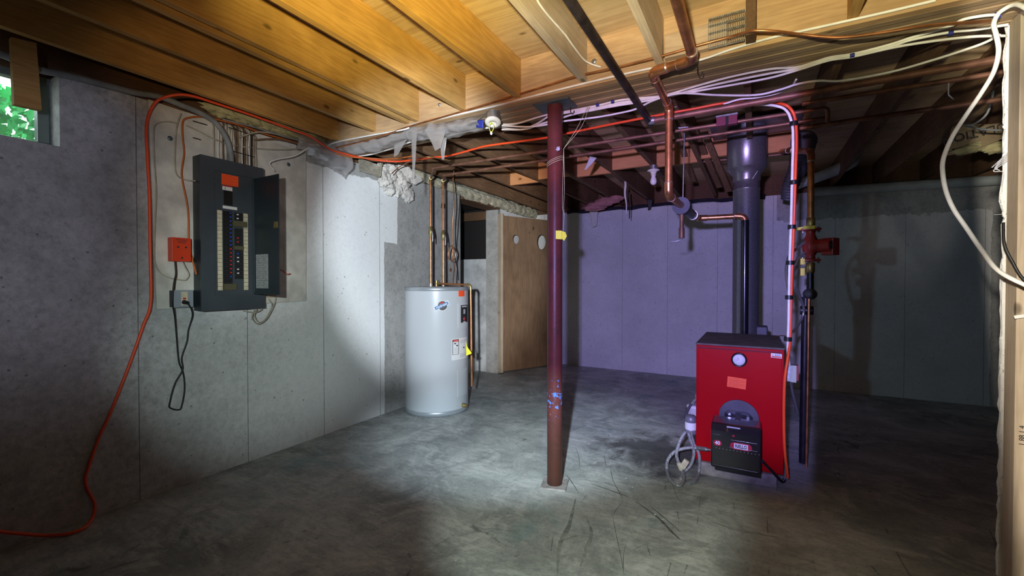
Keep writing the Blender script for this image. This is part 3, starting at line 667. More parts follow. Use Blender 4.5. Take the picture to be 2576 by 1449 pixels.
tg.prism(q, (0, 0.0015, 0)); q = [PY(1413, 581, 2.40), PY(1422, 584, 2.40), PY(1426, 594, 2.40), PY(1419, 606, 2.40), PY(1413, 600, 2.40)]; tg.prism(q, (0, 0.0015, 0))
tag(tg.build('warning_tag', P_YTAG), 'small bright yellow folded tag stuck on the column', 'tag')

# ================================================================== PIPES
def fillet(pts, R, k=6):
    pts = [V(p) for p in pts]; out = [pts[0]]; arcs = []
    for i in range(1, len(pts) - 1):
        p, a, b_ = pts[i], (pts[i - 1] - pts[i]), (pts[i + 1] - pts[i])
        ra = min(R, a.length * 0.45, b_.length * 0.45); a.normalize(); b_.normalize()
        s0, s1 = p + a * ra, p + b_ * ra; arc = []
        for j in range(k + 1):
            t = j / k; arc.append(s0 * (1 - t) ** 2 + p * 2 * t * (1 - t) + s1 * t * t)
        arcs.append(arc); out += arc
    out.append(pts[-1]); return out, arcs
def pipe(name, pts, r, mat, label, group=None, R=None, fit=None, ring=None, cat='pipe', n=18):
    R = R or r * 2.2
    path_, arcs = fillet(pts, R); t = thing(name, tuple(V(pts[0])), label, cat, group)
    MB().tube(path_, r, n).build('pipe_run', mat, t)
    if fit:
        for arc in arcs:
            e0 = (arc[0] - arc[1]).normalized(); e1 = (arc[-1] - arc[-2]).normalized()
            full = [arc[0] + e0 * r * 1.5] + arc + [arc[-1] + e1 * r * 1.5]
            el = MB().tube(full, r * 1.17, n).build('elbow', fit, t)
            if ring:
                for q, e in ((full[0], e0), (full[-1], e1)):
                    MB().cyl(q - e * 0.002, q + e * 0.0035, r * 1.20, r * 1.08, n).build('solder_ring', ring, el)
    return t
zc = 2.285
E1 = PZ(1744, 150, zc); E2 = PZ(1638, 187, zc); 
xa = E1.x; xb = -0.451
big = pipe('copper_main', [(xa, -1.2, zc), (xa, E1.y, zc), (xb, E1.y + 0.03, zc), (xb, 2.70, zc), (xb, 2.70, 1.765), (xb + 0.03, 3.90, 1.78), (-0.074, 3.90, 1.775), (-0.074, 3.90, 1.60)],
           0.0215, P_COPPER, 'thick copper main zigzagging under the beam then down towards the flue', None, 0.042, P_COPPER, P_SOLDER)
sep = thing('air_separator', (-0.44, 3.32, 1.77), 'round grey air eliminator on the copper main in front of the back wall', 'valve')
MB().cyl((-0.442, 3.12, 1.768), (-0.440, 3.22, 1.769), 0.058, n=28).cyl((-0.442, 3.22, 1.768), (-0.440, 3.26, 1.769), 0.058, 0.034).build('housing', P_CAST, sep, 0.004)
MB().cyl((-0.44, 3.26, 1.769), (-0.432, 3.66, 1.775), 0.034, n=24).build('body_pipe', P_IRON, sep)
MB().cyl((-0.43, 3.66, 1.776), (-0.43, 3.70, 1.776), 0.037, n=24).build('collar', P_SOLDER, sep)
dv = thing('drain_valve', (-0.44, 3.17, 1.7), 'small hanging copper drain valve with lever below the air eliminator', 'valve')
p0 = V((-0.44, 3.15, 1.72)); 
MB().cyl(p0, p0 + V((0, 0, -0.10)), 0.014).build('stub_pipe', P_COPPERO, dv)
MB().cyl(p0 + V((0, 0, -0.10)), p0 + V((0, 0, -0.17)), 0.019).build('valve_body', P_COPPERO, dv)
MB().tube([p0 + V((0.012, 0, -0.172)), p0 + V((0, -0.005, -0.176)), p0 + V((-0.02, -0.01, -0.188)), p0 + V((-0.068, -0.01, -0.19))], 0.0025, 6).build('lever', P_STEEL, dv)
tag(MB().cyl(PY(1722, 318, 3.17), PY(1718, 498, 3.17), 0.0045, n=8).build('threaded_rod', P_STEEL), 'thin steel rod hanging from the joists to the air eliminator', 'rod')
ris = thing('boiler_riser', (-0.074, 3.90, 0.5), 'shiny black riser pipe standing in front of the galvanised flue', 'pipe')
MB().cyl((-0.074, 3.90, 0.30), (-0.074, 3.90, 1.74), 0.029, n=24).build('pipe_run', P_BLKGL, ris)
# black iron pipe
ze = 2.27
a = PZ(1637, 308, ze)
pipe('black_iron_pipe', [(a.x, -1.2, 2.265), (a.x, a.y - 0.02, 2.265), (a.x, a.y + 0.001, 2.265)], 0.020, P_IRONR, 'straight black iron pipe running below the joists and under the beam', None)
dk = [(a.x, a.y + 0.03, 2.262), PZ(1655, 301, 2.262), PZ(2008, 238, 2.262), PZ(2530, 146, 2.262)]
dk = [V(x) for x in dk]; yy = sum(v.y for v in dk[1:4]) / 3; dk = [V((dk[0].x, yy, 2.262)), V((3.6, yy, 2.262))]
dp = thing('dull_copper_pipe', tuple(dk[0]), 'thick dull brown pipe running across behind the beam into the dark right side', 'pipe')
MB().cyl(dk[0], dk[1], 0.019).build('pipe_run', P_COPPERO, dp); MB().cyl(dk[0], dk[0] + V((0.035, 0, 0)), 0.024).build('coupling', P_STEEL, dp)
# two thin copper lines from heater across the room
c1a, c1b = PZ(1088, 423, 2.25), PZ(1980, 287, 2.25)
c2a, c2b = PZ(1116, 441, 2.25), PZ(1990, 310, 2.25)
hx1 = PX(1083, 600, -2.90); 
c1c = PZ(2083, 271, 2.25); pipe('copper_water_line', [c1a, c1b, c1c, c1c + V((0, 0.01, -0.08))], 0.0115, P_COPPERO, 'thin copper water line across the far joists, the nearer of two', 'pair of thin copper lines')
pipe('copper_water_line', [c2a, c2b, PZ(2075, 297, 2.25)], 0.0115, P_COPPERO, 'thin copper water line across the far joists, the one passing close before the flue', 'pair of thin copper lines')
for zy, lb in (((1735, 402), 'old copper pipe passing behind the flue near the back blocking'),):
    a = PY(*zy, 4.45); pipe('copper_branch_line', [(a.x, 4.45, a.z - 0.03), (0.30, 4.45, a.z - 0.06)], 0.011, P_COPPERO, lb)
pipe('copper_branch_line', [PZ(2018, 261, 2.22), PZ(2507, 184, 2.22), PZ(2560, 176, 2.22)], 0.012, P_COPPERO, 'copper pipe in the dark on the right, directly below the thick dull pipe')
pipe('copper_branch_line', [PZ(2013, 323, 2.20), PZ(2184, 297, 2.20), PZ(2530, 248, 2.20), PZ(2570, 242, 2.20)], 0.014, P_COPPERO, 'lowest of the copper pipes crossing the dark joists on the right')

# copper tube along the beam
ct = path([(845, 372, 'Y', 2.28), (950, 345, 'Y', 2.285), (1040, 315, 'Y', 2.285), (1120, 293, 'Y', 2.285), (1200, 270, 'Y', 2.285), (1349, 224, 'Y', 2.285), (1448, 193, 'Y', 2.27), (1548, 171, 'Y', 2.27), (1672, 139, 'Y', 2.255),
           (1746, 117, 'Y', 2.245), (1840, 92, 'Y', 2.235), (1891, 78, 'Y', 2.18), (1950, 79, 'Y', 2.19), (2009, 86, 'Y', 2.23), (2075, 93, 'Y', 2.25), (2135, 93, 'Y', 2.26), (2234, 80, 'Y', 2.27), (2333, 65, 'Y', 2.28), (2490, 53, 'Y', 2.36)])
cable('copper_tube', ct, 0.0065, P_COPPER, 'bright thin copper tube running along the front of the beam', 'pipe')
# white cables
cable('white_cable', path([(2353, 1, 'Y', 2.29), (2209, 35, 'Y', 2.29), (2008, 80, 'Y', 2.29), (1936, 96, 'Y', 2.29), (1840, 124, 'Y', 2.29), (1752, 153, 'Y', 2.29), (1627, 174, 'Y', 2.29), (1473, 209, 'Y', 2.29), (1324, 246, 'Y', 2.29), (1240, 268, 'Y', 2.29), (1130, 293, 'Y', 2.29), (1037, 314, 'Y', 2.29), (1020, 325, 'Y', 2.285), (935, 340, 'Y', 2.285), (845, 358, 'Y', 2.28), (815, 372, 'Y', 2.27)]),
      0.0058, P_CABLE, 'white cable stapled along the front edge of the beam, topmost')
def zc_(lst, z): return path([(x, y, 'Z', z) for x, y in lst])
GC = 'white cables under the beam'
cable('white_cable', zc_([(1262, 313), (1299, 311), (1349, 296), (1384, 287), (1417, 282), (1500, 266), (1560, 252), (1630, 245), (1675, 239), (1760, 214), (1840, 193), (1936, 174), (2008, 168), (2085, 145), (2144, 136), (2235, 113), (2300, 92), (2390, 66), (2420, 50), (2470, 40), (2508, 37)], 2.318),
      0.0058, P_CABLE, 'white cable under the beam that rises to the blue tie at the upper right', group=GC)
cable('white_cable', zc_([(1262, 320), (1310, 325), (1349, 312), (1384, 291), (1417, 285), (1500, 271), (1560, 258), (1630, 250), (1680, 243), (1760, 222), (1840, 204), (1936, 185), (2008, 172), (2085, 148), (2144, 139), (2235, 119), (2290, 101), (2390, 81), (2450, 75), (2535, 62)], 2.306),
      0.0058, P_CABLE, 'white cable under the beam with a blue tie, ending at the top of the stud', group=GC)
cable('white_cable', zc_([(1262, 326), (1320, 325), (1360, 312), (1400, 300), (1450, 286), (1540, 268), (1620, 255), (1690, 240), (1760, 228), (1840, 214), (1936, 196), (2008, 176), (2085, 152), (2144, 143), (2250, 119), (2350, 103), (2450, 92), (2535, 90)], 2.294),
      0.0058, P_CABLE, 'lowest white cable of the bundle, running straight to the torn drywall edge', group=GC)
cable('white_cable', zc_([(1262, 316), (1330, 319), (1384, 312), (1417, 305), (1500, 295), (1560, 284), (1600, 274), (1645, 252), (1700, 236), (1740, 235), (1800, 239), (1900, 239), (1960, 226), (2008, 211), (2060, 203), (2117, 203), (2240, 181), (2350, 150), (2440, 121), (2480, 106), (2515, 88)], 2.282),
      0.0058, P_CABLE, 'white cable sagging below the beam and away through the dark right side', group=GC)
cable('white_cable', zc_([(1385, 301), (1417, 296), (1450, 284), (1500, 272), (1560, 262), (1620, 250), (1690, 238)], 2.300),
      0.0058, P_CABLE, 'short white cable between the column top and the copper elbow', group=GC)
cable('white_cable', path([(1820, 262, 'Z', 2.29), (1860, 250, 'Z', 2.30), (1900, 246, 'Z', 2.30), (1950, 236, 'Z', 2.31), (1990, 218, 'Z', 2.32), (2003, 200, 'Z', 2.32)]), 0.0055, P_CABLE, 'white cable lying over the thick pipe above the red damper box')
cable('white_cable', path([(1345, -30, 'X', -0.80), (1352, 0, 'X', -0.81), (1368, 25, 'X', -0.812), (1386, 47, 'X', -0.812), (1420, 85, 'X', -0.812), (1440, 113, 'X', -0.812), (1466, 147, 'X', -0.812), (1485, 160, 'Y', 2.28), (1512, 169, 'Y', 2.293)]), 0.0045, P_CABLE, 'thin white wire stapled down the side of the greyish joist')
for i, (x, y, z, lb) in enumerate(((2508, 37, 2.318, 'blue cable tie at the upper right corner of the stud'), (2391, 81, 2.306, 'small blue tie on the cables near the upper right'), (2144, 137, 2.30, 'small blue tie on the cables above the dark joists'), (1503, 262, 2.315, 'small blue tie right of the knotted string'), (1541, 254, 2.31, 'small blue tie left of the black pipe'))):
    c = PZ(x, y, z); tag(MB().cyl(c + V((-0.008, 0, -0.004)), c + V((0.008, 0, -0.004)), 0.014 if i == 0 else 0.009).build('cable_tie', P_BTIE), lb, 'cable tie', 'blue cable ties')
cable('thick_white_cable', path([(2640, 60, 'Y', 2.30), (2576, 18, 'Y', 2.34), (2550, 12, 'Y', 2.38), (2520, 27, 'Y', 2.42), (2508, 40, 'Y', 2.44), (2500, 62, 'Y', 2.43), (2507, 92, 'Y', 2.42), (2512, 130, 'Y', 2.42), (2500, 180, 'Y', 2.41), (2470, 232, 'Y', 2.4), (2430, 290, 'Y', 2.4), (2395, 345, 'Y', 2.4), (2373, 400, 'Y', 2.4), (2372, 440, 'Y', 2.4), (2381, 485, 'Y', 2.4), (2400, 528, 'Y', 2.39), (2430, 572, 'Y', 2.38), (2470, 630, 'Y', 2.36), (2510, 680, 'Y', 2.34), (2576, 716, 'Y', 2.30), (2660, 750, 'Y', 2.28), (2800, 820, 'Y', 2.30), (3000, 900, 'Y', 2.45)]),
      0.0080, P_CABLE, 'thick white cable hanging in a big curve beside the stud')
cable('black_cable', path([(2524, 560, 'Y', 2.50), (2527, 615, 'Y', 2.48), (2548, 660, 'Y', 2.47), (2576, 704, 'Y', 2.46), (2640, 760, 'Y', 2.45)]), 0.005, P_CORD, 'thin black cable across the edge of the stud')

# ================================================================== STUD WALL at right
tag(MB().box((0.915, 2.51, 0.001), (0.953, 2.60, BZ - 0.001)).build('wall_stud', W_STUD, None, 0.002), 'grey-brown wall stud next to the torn drywall edge', 'stud', 'studs of the partition')
tag(MB().box((0.955, 2.49, 0.001), (1.045, 2.58, BZ - 0.001)).build('wall_stud', W_STUD2, None, 0.002), 'fresh yellow wall stud at the right edge of the picture', 'stud', 'studs of the partition')
dw = MB(); n = 70; L_, R_ = [], []
for k in range(n + 1):
    z = 0.002 + (BZ - 0.01) * k / n
    e = 0.908 + 0.009 * noise.noise(V((0, 0, z * 9))) + 0.006 * noise.noise(V((3, 0, z * 31)))
    L_.append(V((e, 2.603, z))); R_.append(V((1.9, 2.603, z)))
vs = []
for l, r in zip(L_, R_): vs += [l, r, l + V((-0.004 + 0.005 * noise.noise(l * 20), 0.010, 0)), r + V((0, 0.010, 0))]
fs = []
for k in range(n):
    a = k * 4; b_ = a + 4; fs += [(a, a + 1, b_ + 1, b_), (a + 2, b_ + 2, b_ + 3, a + 3), (a, b_, b_ + 2, a + 2), (a + 1, a + 3, b_ + 3, b_ + 1)]
fs += [(0, 2, 3, 1), (n * 4, n * 4 + 1, n * 4 + 3, n * 4 + 2)]
dw.add(vs, fs)
for k in range(46):
    z = random.uniform(0.1, 2.25); s_ = random.uniform(0.004, 0.009)
    e = 0.908 + 0.009 * noise.noise(V((0, 0, z * 9)))
    dw.blob((e + 0.002, 2.607, z), (s_, 0.006, s_ * random.uniform(1, 2.4)), k, 0.5, 3, (8, 6))
struct(dw.build('wall_partition', P_DRYW))
bx = thing('junction_box', (1.0, 2.48, 1.2), 'pale grey blank electrical box cover on the fresh stud', 'box')
MB().box((0.958, 2.476, 1.075), (1.06, 2.4895, 1.275)).build('cover_plate', plain('box_cover', (0.42, 0.47, 0.46), 0.5), bx, 0.003)
MB().obox(PY(2566, 796, 2.472), (0.016, 0, 0.004), (0, 0.002, 0), (-0.002, 0, 0.006)).build('paint_drip', P_WHITE, bx)
tx = thing('grade_stamp', (0.985, 2.489, 0.55), 'small black ink stamp printed up the fresh stud', 'stamp')
text('1 88 1 4', PY(2572, 1096, 2.4895), (0, 0, 1), (-1, 0, 0), 0.024, P_INK, tx)
nl = PY(2500, 540, 2.62); tag(MB().cyl(nl, nl + V((0.055, -0.03, -0.004)), 0.0022, n=8).build('nail', P_STEEL), 'bent nail sticking out of the torn drywall edge', 'nail')
sh = MB(); a = PY(2537, 385, 2.6)
for k in range(5):
    sh.tube(spline([a + V((0, 0, -0.008 * k)), a + V((-0.02 - 0.006 * k, 0, -0.02 - 0.012 * k)), a + V((-0.05 + 0.008 * k, -0.004, -0.055 - 0.005 * k))], 4), 0.0022, 5)
tag(sh.build('torn_paper_shreds', P_SHREDS), 'white torn paper fibres dangling from the drywall edge', 'paper')

# ================================================================== LEFT WALL: backer board and electrics
bb = MB(); bb.prism([PX(373, 250, -3.045), PX(770, 385, -3.045), PX(770, 757, -3.045), PX(640, 765, -3.045), PX(395, 778, -3.045)], (-0.022, 0, 0))
tag(bb.build('backer_board', P_BOARD), 'off-white painted plywood board on the left wall behind the breaker panel', 'board')
XB = -3.043
for i, (px, py, lb) in enumerate(((428, 348, 'grey screw washer left of the vertical wires on the board'), (726, 414, 'grey screw washer near the right edge of the board'))):
    tag(MB().lathe(PX(px, py, XB), (1, 0, 0), [(0, 0.004), (0.012, 0.003), (0.014, 0)]).build('screw_washer', P_PLATE), lb, 'washer', 'washers on the backer board')
tag(MB().box((XB, 1.845, 1.14), (XB + 0.008, 1.905, 1.92)).build('wood_strip', W_STUD), 'narrow tan wood strip behind the open panel door', 'strip')
yA, yB_, zA, zB, XP = 1.385, 1.775, 1.073, 2.030, -2.95
pn = thing('breaker_panel', (-3.0, 1.58, 1.073), 'open dark grey breaker panel on the left wall', 'electrical panel')
MB().box((XB, yA + 0.001, zA + 0.001), (XP - 0.011, yB_ - 0.001, zB - 0.001)).build('enclosure', P_PANELD, pn)
cov = MB(); dy0, dy1, dz0, dz1 = 1.462, 1.700, 1.165, 1.950
cov.box((XP - 0.010, yA, zA), (XP, dy0, zB)); cov.box((XP - 0.010, dy1, zA), (XP, yB_, zB)); cov.box((XP - 0.010, dy0, zA), (XP, dy1, dz0)); cov.box((XP - 0.010, dy0, dz1), (XP, dy1, zB))
cov.build('front_cover', P_PANEL, pn)
dead = MB().box((XP - 0.010, dy0 - 0.001, dz0 - 0.001), (XP - 0.0062, dy1 + 0.001, dz1 + 0.001)); dead.build('dead_front', P_PANEL, pn)
XF = XP - 0.006
# door, opened a right angle
dr = MB().box((XP + 0.001, 1.702, 1.168), (XP + 0.281, 1.708, 1.945)).build('door', P_PANELD, pn, 0.002)
MB().box((XP + 0.002, 1.698, 1.18), (XP + 0.012, 1.702, 1.93)).build('hinge', P_PANEL, dr)
dl = MB(); dl.box((XP + 0.03, 1.7005, 1.21), (XP + 0.165, 1.7018, 1.435)); dlo = dl.build('directory_card', P_GREYLAB, dr)
dk_ = MB(); rr = random.Random(4)
for k in range(14): dk_.box((XP + 0.036, 1.6998, 1.42 - k * 0.0145), (XP + 0.036 + rr.uniform(0.03, 0.055), 1.7005, 1.4215 - k * 0.0145)); dk_.box((XP + 0.098, 1.6998, 1.42 - k * 0.0145), (XP + 0.098 + rr.uniform(0.03, 0.058), 1.7005, 1.4215 - k * 0.0145))
dk_.build('print_lines', P_INK, dlo)
MB().box((XP + 0.235, 1.697, 1.60), (XP + 0.268, 1.7018, 1.64)).build('latch', P_BRASS, dr)
# breakers
bpitch = 0.0254
def breaker(y0, y1, z, dot, dy):
    g = MB().box((XF, y0, z - 0.0118), (XF + 0.010, y1, z + 0.0118)).box((XF + 0.010, y0 + 0.014, z - 0.006), (XF + 0.016, y0 + 0.030, z + 0.006)).build('circuit_breaker', P_BLACK, pn)
    if dot: MB().box((XF + 0.010, dy - 0.0045, z - 0.004), (XF + 0.0168, dy + 0.0045, z + 0.004)).build('toggle_mark', dot, g)
for k in range(19):
    breaker(1.514, 1.564, 1.693 - k * bpitch, P_BLUE if k < 9 or k == 16 else (P_RED if k < 16 else None), 1.553)
rd = {0: P_LABEL, 1: P_LABEL, 6: P_RED, 7: P_RED, 10: P_BLUE, 11: P_LABEL, 12: P_LABEL, 14: P_LABEL, 15: P_WHITE}
for k in range(17):
    if k in (2, 3): continue
    breaker(1.583, 1.632, 1.690 - k * bpitch, rd.get(k), 1.597)
for y0, nm in ((1.480, 'number_strip'), (1.640, 'number_strip')):
    s_ = MB()
    for k in range(20): s_.box((XF, y0, 1.705 - k * bpitch - 0.0235), (XF + 0.003, y0 + 0.028, 1.705 - k * bpitch))
    s_.build(nm, P_CREAM, pn)
for y0, y1, z0, z1 in ((1.566, 1.655, 1.612, 1.648), (1.572, 1.632, 1.462, 1.486), (1.512, 1.586, 1.200, 1.240)):
    MB().box((XF + 0.003, y0, z0), (XF + 0.018, y1, z1)).build('olive_tape', P_TAPE, pn)
MB().box((XF, 1.52, 1.745), (XF + 0.003, 1.572, 1.835)).build('black_label', P_BLACK, pn)
ol = MB().box((XF, 1.508, 1.872), (XF + 0.002, 1.610, 1.940)).build('orange_tag', P_ORLAB, pn)
lm = MB()
for k in range(6): lm.box((XF + 0.002, 1.515, 1.930 - k * 0.010), (XF + 0.0024, 1.515 + (0.085 if k % 2 else 0.06), 1.9312 - k * 0.010))
lm.build('print_lines', P_REDINK, ol)
wl_ = MB().box((XF, 1.512, 1.838), (XF + 0.002, 1.572, 1.868)).build('warning_label', P_LABEL, pn)
MB().box((XF + 0.002, 1.512, 1.861), (XF + 0.0026, 1.572, 1.868)).build('red_bar', P_REDINK, wl_); MB().box((XF + 0.002, 1.527, 1.843), (XF + 0.0026, 1.530, 1.857)).build('black_mark', P_INK, wl_)
MB().box((XF, 1.513, 1.720), (XF + 0.003, 1.600, 1.738)).build('embossed_label', P_LABEL, pn)

# orange switch box
ob = thing('orange_control_box', (-3.0, 1.3, 1.4), 'orange-red control box mounted left of the breaker panel', 'box')
y0, y1 = PX(433, 600, -2.985).y, PX(481, 600, -2.985).y
zt, zb = PX(433, 596, -2.985).z, PX(433, 657, -2.985).z
MB().box((XB, y0, zb), (-2.988, y1, zt)).build('housing', P_ORBOX, ob, 0.004)
MB().box((-2.988, y0 + 0.002, zb + 0.002), (-2.985, y1 - 0.002, zt - 0.002)).build('lid', P_ORBOX, ob)
dm = MB(); w_ = y1 - y0
for (u, v_) in ((0.3, 0.6), (0.72, 0.6), (0.5, 0.15)): dm.cyl((-2.9865, y0 + w_ * u, zb + (zt - zb) * v_), (-2.984, y0 + w_ * u, zb + (zt - zb) * v_), 0.006, n=12)
for k in range(3): dm.box((-2.9865, y0 + w_ * (0.2 + 0.05 * k), zt - 0.014 - 0.009 * k), (-2.9845, y1 - w_ * (0.2 + 0.05 * k), zt - 0.011 - 0.009 * k))
dm.build('print_marks', P_INK, ob)
# outlet
ou = thing('outlet_box', (-3.0, 1.29, 1.13), 'grey metal outlet box under the orange box with a plug in it', 'outlet')
y0, y1 = PX(435, 750, -2.995).y, PX(487, 750, -2.995).y; zt, zb = PX(440, 730, -2.995).z, PX(440, 774, -2.995).z
MB().box((XB, y0 + 0.002, zb + 0.002), (-2.999, y1 - 0.002, zt - 0.002)).build('back_box', P_IRON, ou)
MB().box((-2.999, y0, zb), (-2.996, y1, zt)).build('cover_plate', plain('plate_grey', (0.27, 0.31, 0.36), 0.5), ou, 0.004)
rc = MB().box((-2.996, (y0 + y1) / 2 - 0.012, zb + 0.012), (-2.9935, (y0 + y1) / 2 + 0.022, zt - 0.010)).build('receptacle', P_CREAM, ou)
MB().box((-2.9935, (y0 + y1) / 2 - 0.003, (zt + zb) / 2 - 0.004), (-2.992, (y0 + y1) / 2 + 0.013, (zt + zb) / 2 + 0.006)).build('reset_button', P_REDINK, rc)
plg = PX(465, 760, -2.985); MB().cyl(plg + V((-0.008, 0, 0)), plg + V((0.02, 0.004, -0.004)), 0.014, 0.010).build('plug', P_BLACK, ou)
cable('black_power_cord', path([(440, 657, 'X', -3.0), (442, 690, 'X', -3.0), (437, 715, 'X', -2.99), (434, 760, 'X', -2.985), (440, 800, 'X', -3.03), (445, 860, 'X', -3.05), (450, 910, 'X', -3.055), (461, 940, 'X', -3.055), (464, 980, 'X', -3.055), (457, 1020, 'X', -3.055), (450, 1031, 'X', -3.055), (428, 1026, 'X', -3.055), (427, 1012, 'X', -3.055), (440, 965, 'X', -3.055), (459, 930, 'X', -3.05),
     (457, 900, 'X', -3.055), (470, 860, 'X', -3.055), (474, 830, 'X', -3.055), (484, 795, 'X', -3.04), (480, 775, 'X', -3.0), (470, 760, 'X', -2.985)]), 0.0042, P_CORD, 'black power cord dangling in a loop below the outlet box', 'cord')
cable('thin_black_lead', path([(458, 657, 'X', -3.0), (466, 672, 'X', -3.01), (475, 690, 'X', -3.02), (470, 702, 'X', -3.03), (462, 705, 'X', -3.035), (430, 700, 'X', -3.035), (405, 688, 'X', -3.035), (392, 668, 'X', -3.035), (388, 640, 'X', -3.035), (390, 560, 'X', -3.035), (393, 480, 'X', -3.035), (388, 400, 'X', -3.035), (387, 330, 'X', -3.035), (395, 311, 'X', -3.035), (420, 306, 'X', -3.035), (445, 310, 'X', -3.035)]), 0.0035, P_OLDCAB, 'thin tan cable looping round the orange box along the board edge')
cable('tan_cable', path([(455, 285, 'X', -3.03), (443, 330, 'X', -3.035), (440, 420, 'X', -3.035), (450, 445, 'X', -3.035), (470, 453, 'X', -3.03), (492, 455, 'X', -3.0)]), 0.0042, P_OLDCAB, 'pale cable bending into the left side of the breaker panel')
cable('orange_cable', path([(494, 690, 'X', -3.0), (483, 650, 'X', -3.03), (475, 610, 'X', -3.035), (474, 550, 'X', -3.035), (470, 510, 'X', -3.035), (458, 450, 'X', -3.035), (458, 420, 'X', -3.035), (463, 385, 'X', -3.035), (459, 340, 'X', -3.035), (460, 306, 'X', -3.035), (475, 296, 'X', -3.03), (510, 294, 'X', -3.02), (560, 304, 'X', -3.0), (610, 317, 'X', -3.0), (660, 335, 'X', -3.0), (720, 352, 'X', -2.98), (780, 370, 'X', -2.96), (870, 393, 'X', -2.9), (930, 398, 'Z', 2.28), (980, 400, 'Z', 2.28), (1045, 392, 'Z', 2.28)]), 0.0052, P_ORCAB2, 'dull orange cable curving beside the panel and along the board top')
cable('pale_cable', path([(470, 316, 'X', -3.03), (500, 330, 'X', -3.025), (540, 350, 'X', -3.02), (590, 366, 'X', -3.02), (680, 376, 'X', -3.02), (745, 375, 'X', -3.01), (775, 366, 'X', -3.0)]), 0.0045, P_OLDCAB, 'pale cable drooping across the vertical wires above the panel')
# grey service cable
cable('service_cable', path([(-40, 120, 'X', -3.05), (60, 160, 'X', -3.05), (100, 176, 'X', -3.05), (180, 192, 'X', -3.04), (280, 218, 'X', -3.03), (340, 233, 'X', -3.02), (400, 243, 'X', -2.99), (450, 262, 'X', -2.97), (505, 285, 'X', -2.97), (545, 312, 'X', -2.975), (570, 350, 'X', -2.98), (580, 385, 'X', -2.99), (582, 410, 'X', -2.995)]), 0.0165, P_GREYCAB, 'thick grey service cable arching from the window side into the panel top', 'cable', None, 8, 14)
# vertical cables into the panel top
G4 = 'cables dropping into the top of the breaker panel'
rr = random.Random(11)
specs = []
for k in range(7): specs.append((1.50 + k * 0.026, [P_OLDCAB, P_CABLE, P_BRNCAB][k % 3]))
for k in range(17): specs.append((1.60 + k * 0.0102 + rr.uniform(-0.001, 0.001), [P_OLDCAB, P_CABLE, P_BRNCAB, P_OLDCAB, P_CORD][(k * 3) % 5]))
base = None
for k, (y, mt) in enumerate(specs):
    zt = 2.27 - rr.uniform(0, 0.03); xx = -3.028 + 0.005 * (k % 3); w1, w2 = rr.uniform(-0.003, 0.003), rr.uniform(-0.004, 0.004)
    pts = [V((xx - 0.0, y, zB - 0.004)), V((xx, y + w1, zB + 0.06)), V((xx, y + w2, zB + 0.14)), V((xx, y, zt - 0.03)), V((xx - 0.01, y + 0.004, zt + 0.015)), V((xx - 0.07, y + 0.012, zt + 0.05))]
    nm = {P_OLDCAB.name: 'tan', P_CABLE.name: 'off-white', P_BRNCAB.name: 'brown', P_CORD.name: 'black'}[mt.name]
    ORD = 'first second third fourth fifth sixth seventh eighth ninth tenth eleventh twelfth thirteenth fourteenth fifteenth sixteenth seventeenth'.split()
    tag(MB().tube(spline(pts, 4), 0.0046, 6).build('panel_cable', mt), '%s cable, %s from left, entering the panel top %s the thick grey cable' % (nm, ORD[k if k < 7 else k - 7], 'left of' if k < 7 else 'right of'), 'cable', G4)
for i, (a_, b_) in enumerate((((485, 304), (520, 314)), ((485, 346), (504, 351)), ((575, 320), (640, 342)), ((585, 380), (640, 395)))):
    tag(MB().beam(PX(*a_, -3.012), PX(*b_, -3.012), (0, 0, 1), 0.005, 0.003).build('wire_staple', P_INK), ['upper black wire strap left of the service cable', 'lower black wire strap left of the service cable', 'upper black wire strap across the cables right of the service cable', 'lower black wire strap just above the panel'][i], 'strap', 'wire straps above the panel')
# more cables running off to the beam
G5 = 'old cables leaving the board towards the beam'
off = [((600, 345), (660, 332), (740, 350), (800, 372), (880, 400)), ((640, 352), (700, 350), (770, 368), (830, 385), (890, 410)), ((560, 300), (640, 320), (720, 345), (790, 362), (870, 396)), ((690, 430), (678, 410), (700, 400), (740, 392), (775, 372))]
for i, q in enumerate(off):
    cable('old_cable', path([(x, y, 'X', -3.0 + 0.02 * j) for j, (x, y) in enumerate(q)]), 0.0055, [P_OLDCAB, P_BRNCAB, P_GREYCAB, P_CABLE][i], ['tan cable arching over the right side of the board', 'brown cable under the plastic at the board top', 'grey cable along the top of the board', 'white cable bent down beside the panel door'][i], group=G5)
cl = MB()
for k in range(9):
    c0 = PX(905 + k * 2, 410 + k * 2, -2.95); c = V((-2.93, 2.80, 2.285 - k * 0.006)); cl.tube(spline([V((-2.98, 2.62, 2.31 - 0.012 * k)), V((-2.95, 2.74, 2.30 - 0.012 * k)), V((-2.93, 2.82, 2.28 - 0.010 * k)), V((-2.94, 2.86 - 0.004 * k, 2.32))], 5), 0.0045, 6)
tag(cl.build('cable_coil', P_OLDCAB), 'bunch of old tan cables curled up at the wall top beside the white insulation', 'cable')
# cables coming out of panel bottom
G6 = 'cream cables looping below the panel'
for i, q in enumerate([((640, 780), (634, 800), (650, 815), (672, 800), (690, 765), (695, 742)), ((646, 778), (640, 795), (652, 811), (668, 802), (684, 770), (676, 752)), ((612, 782), (640, 786), (656, 780), (660, 772))]):
    cable('cream_cable', path([(x, y, 'X', -3.02) for x, y in q]), 0.004, P_OLDCAB, ['longest cream cable loop under the right corner of the panel', 'inner cream cable loop under the right corner of the panel', 'short cream cable stub under the panel bottom edge'][i], group=G6)
cable('cut_wire', path([(703, 678, 'X', -3.03), (712, 682, 'X', -3.0), (722, 690, 'X', -2.99), (730, 688, 'X', -2.98)]), 0.0035, P_REDINK, 'cut red and blue wire ends sticking out behind the panel door', 'wire')

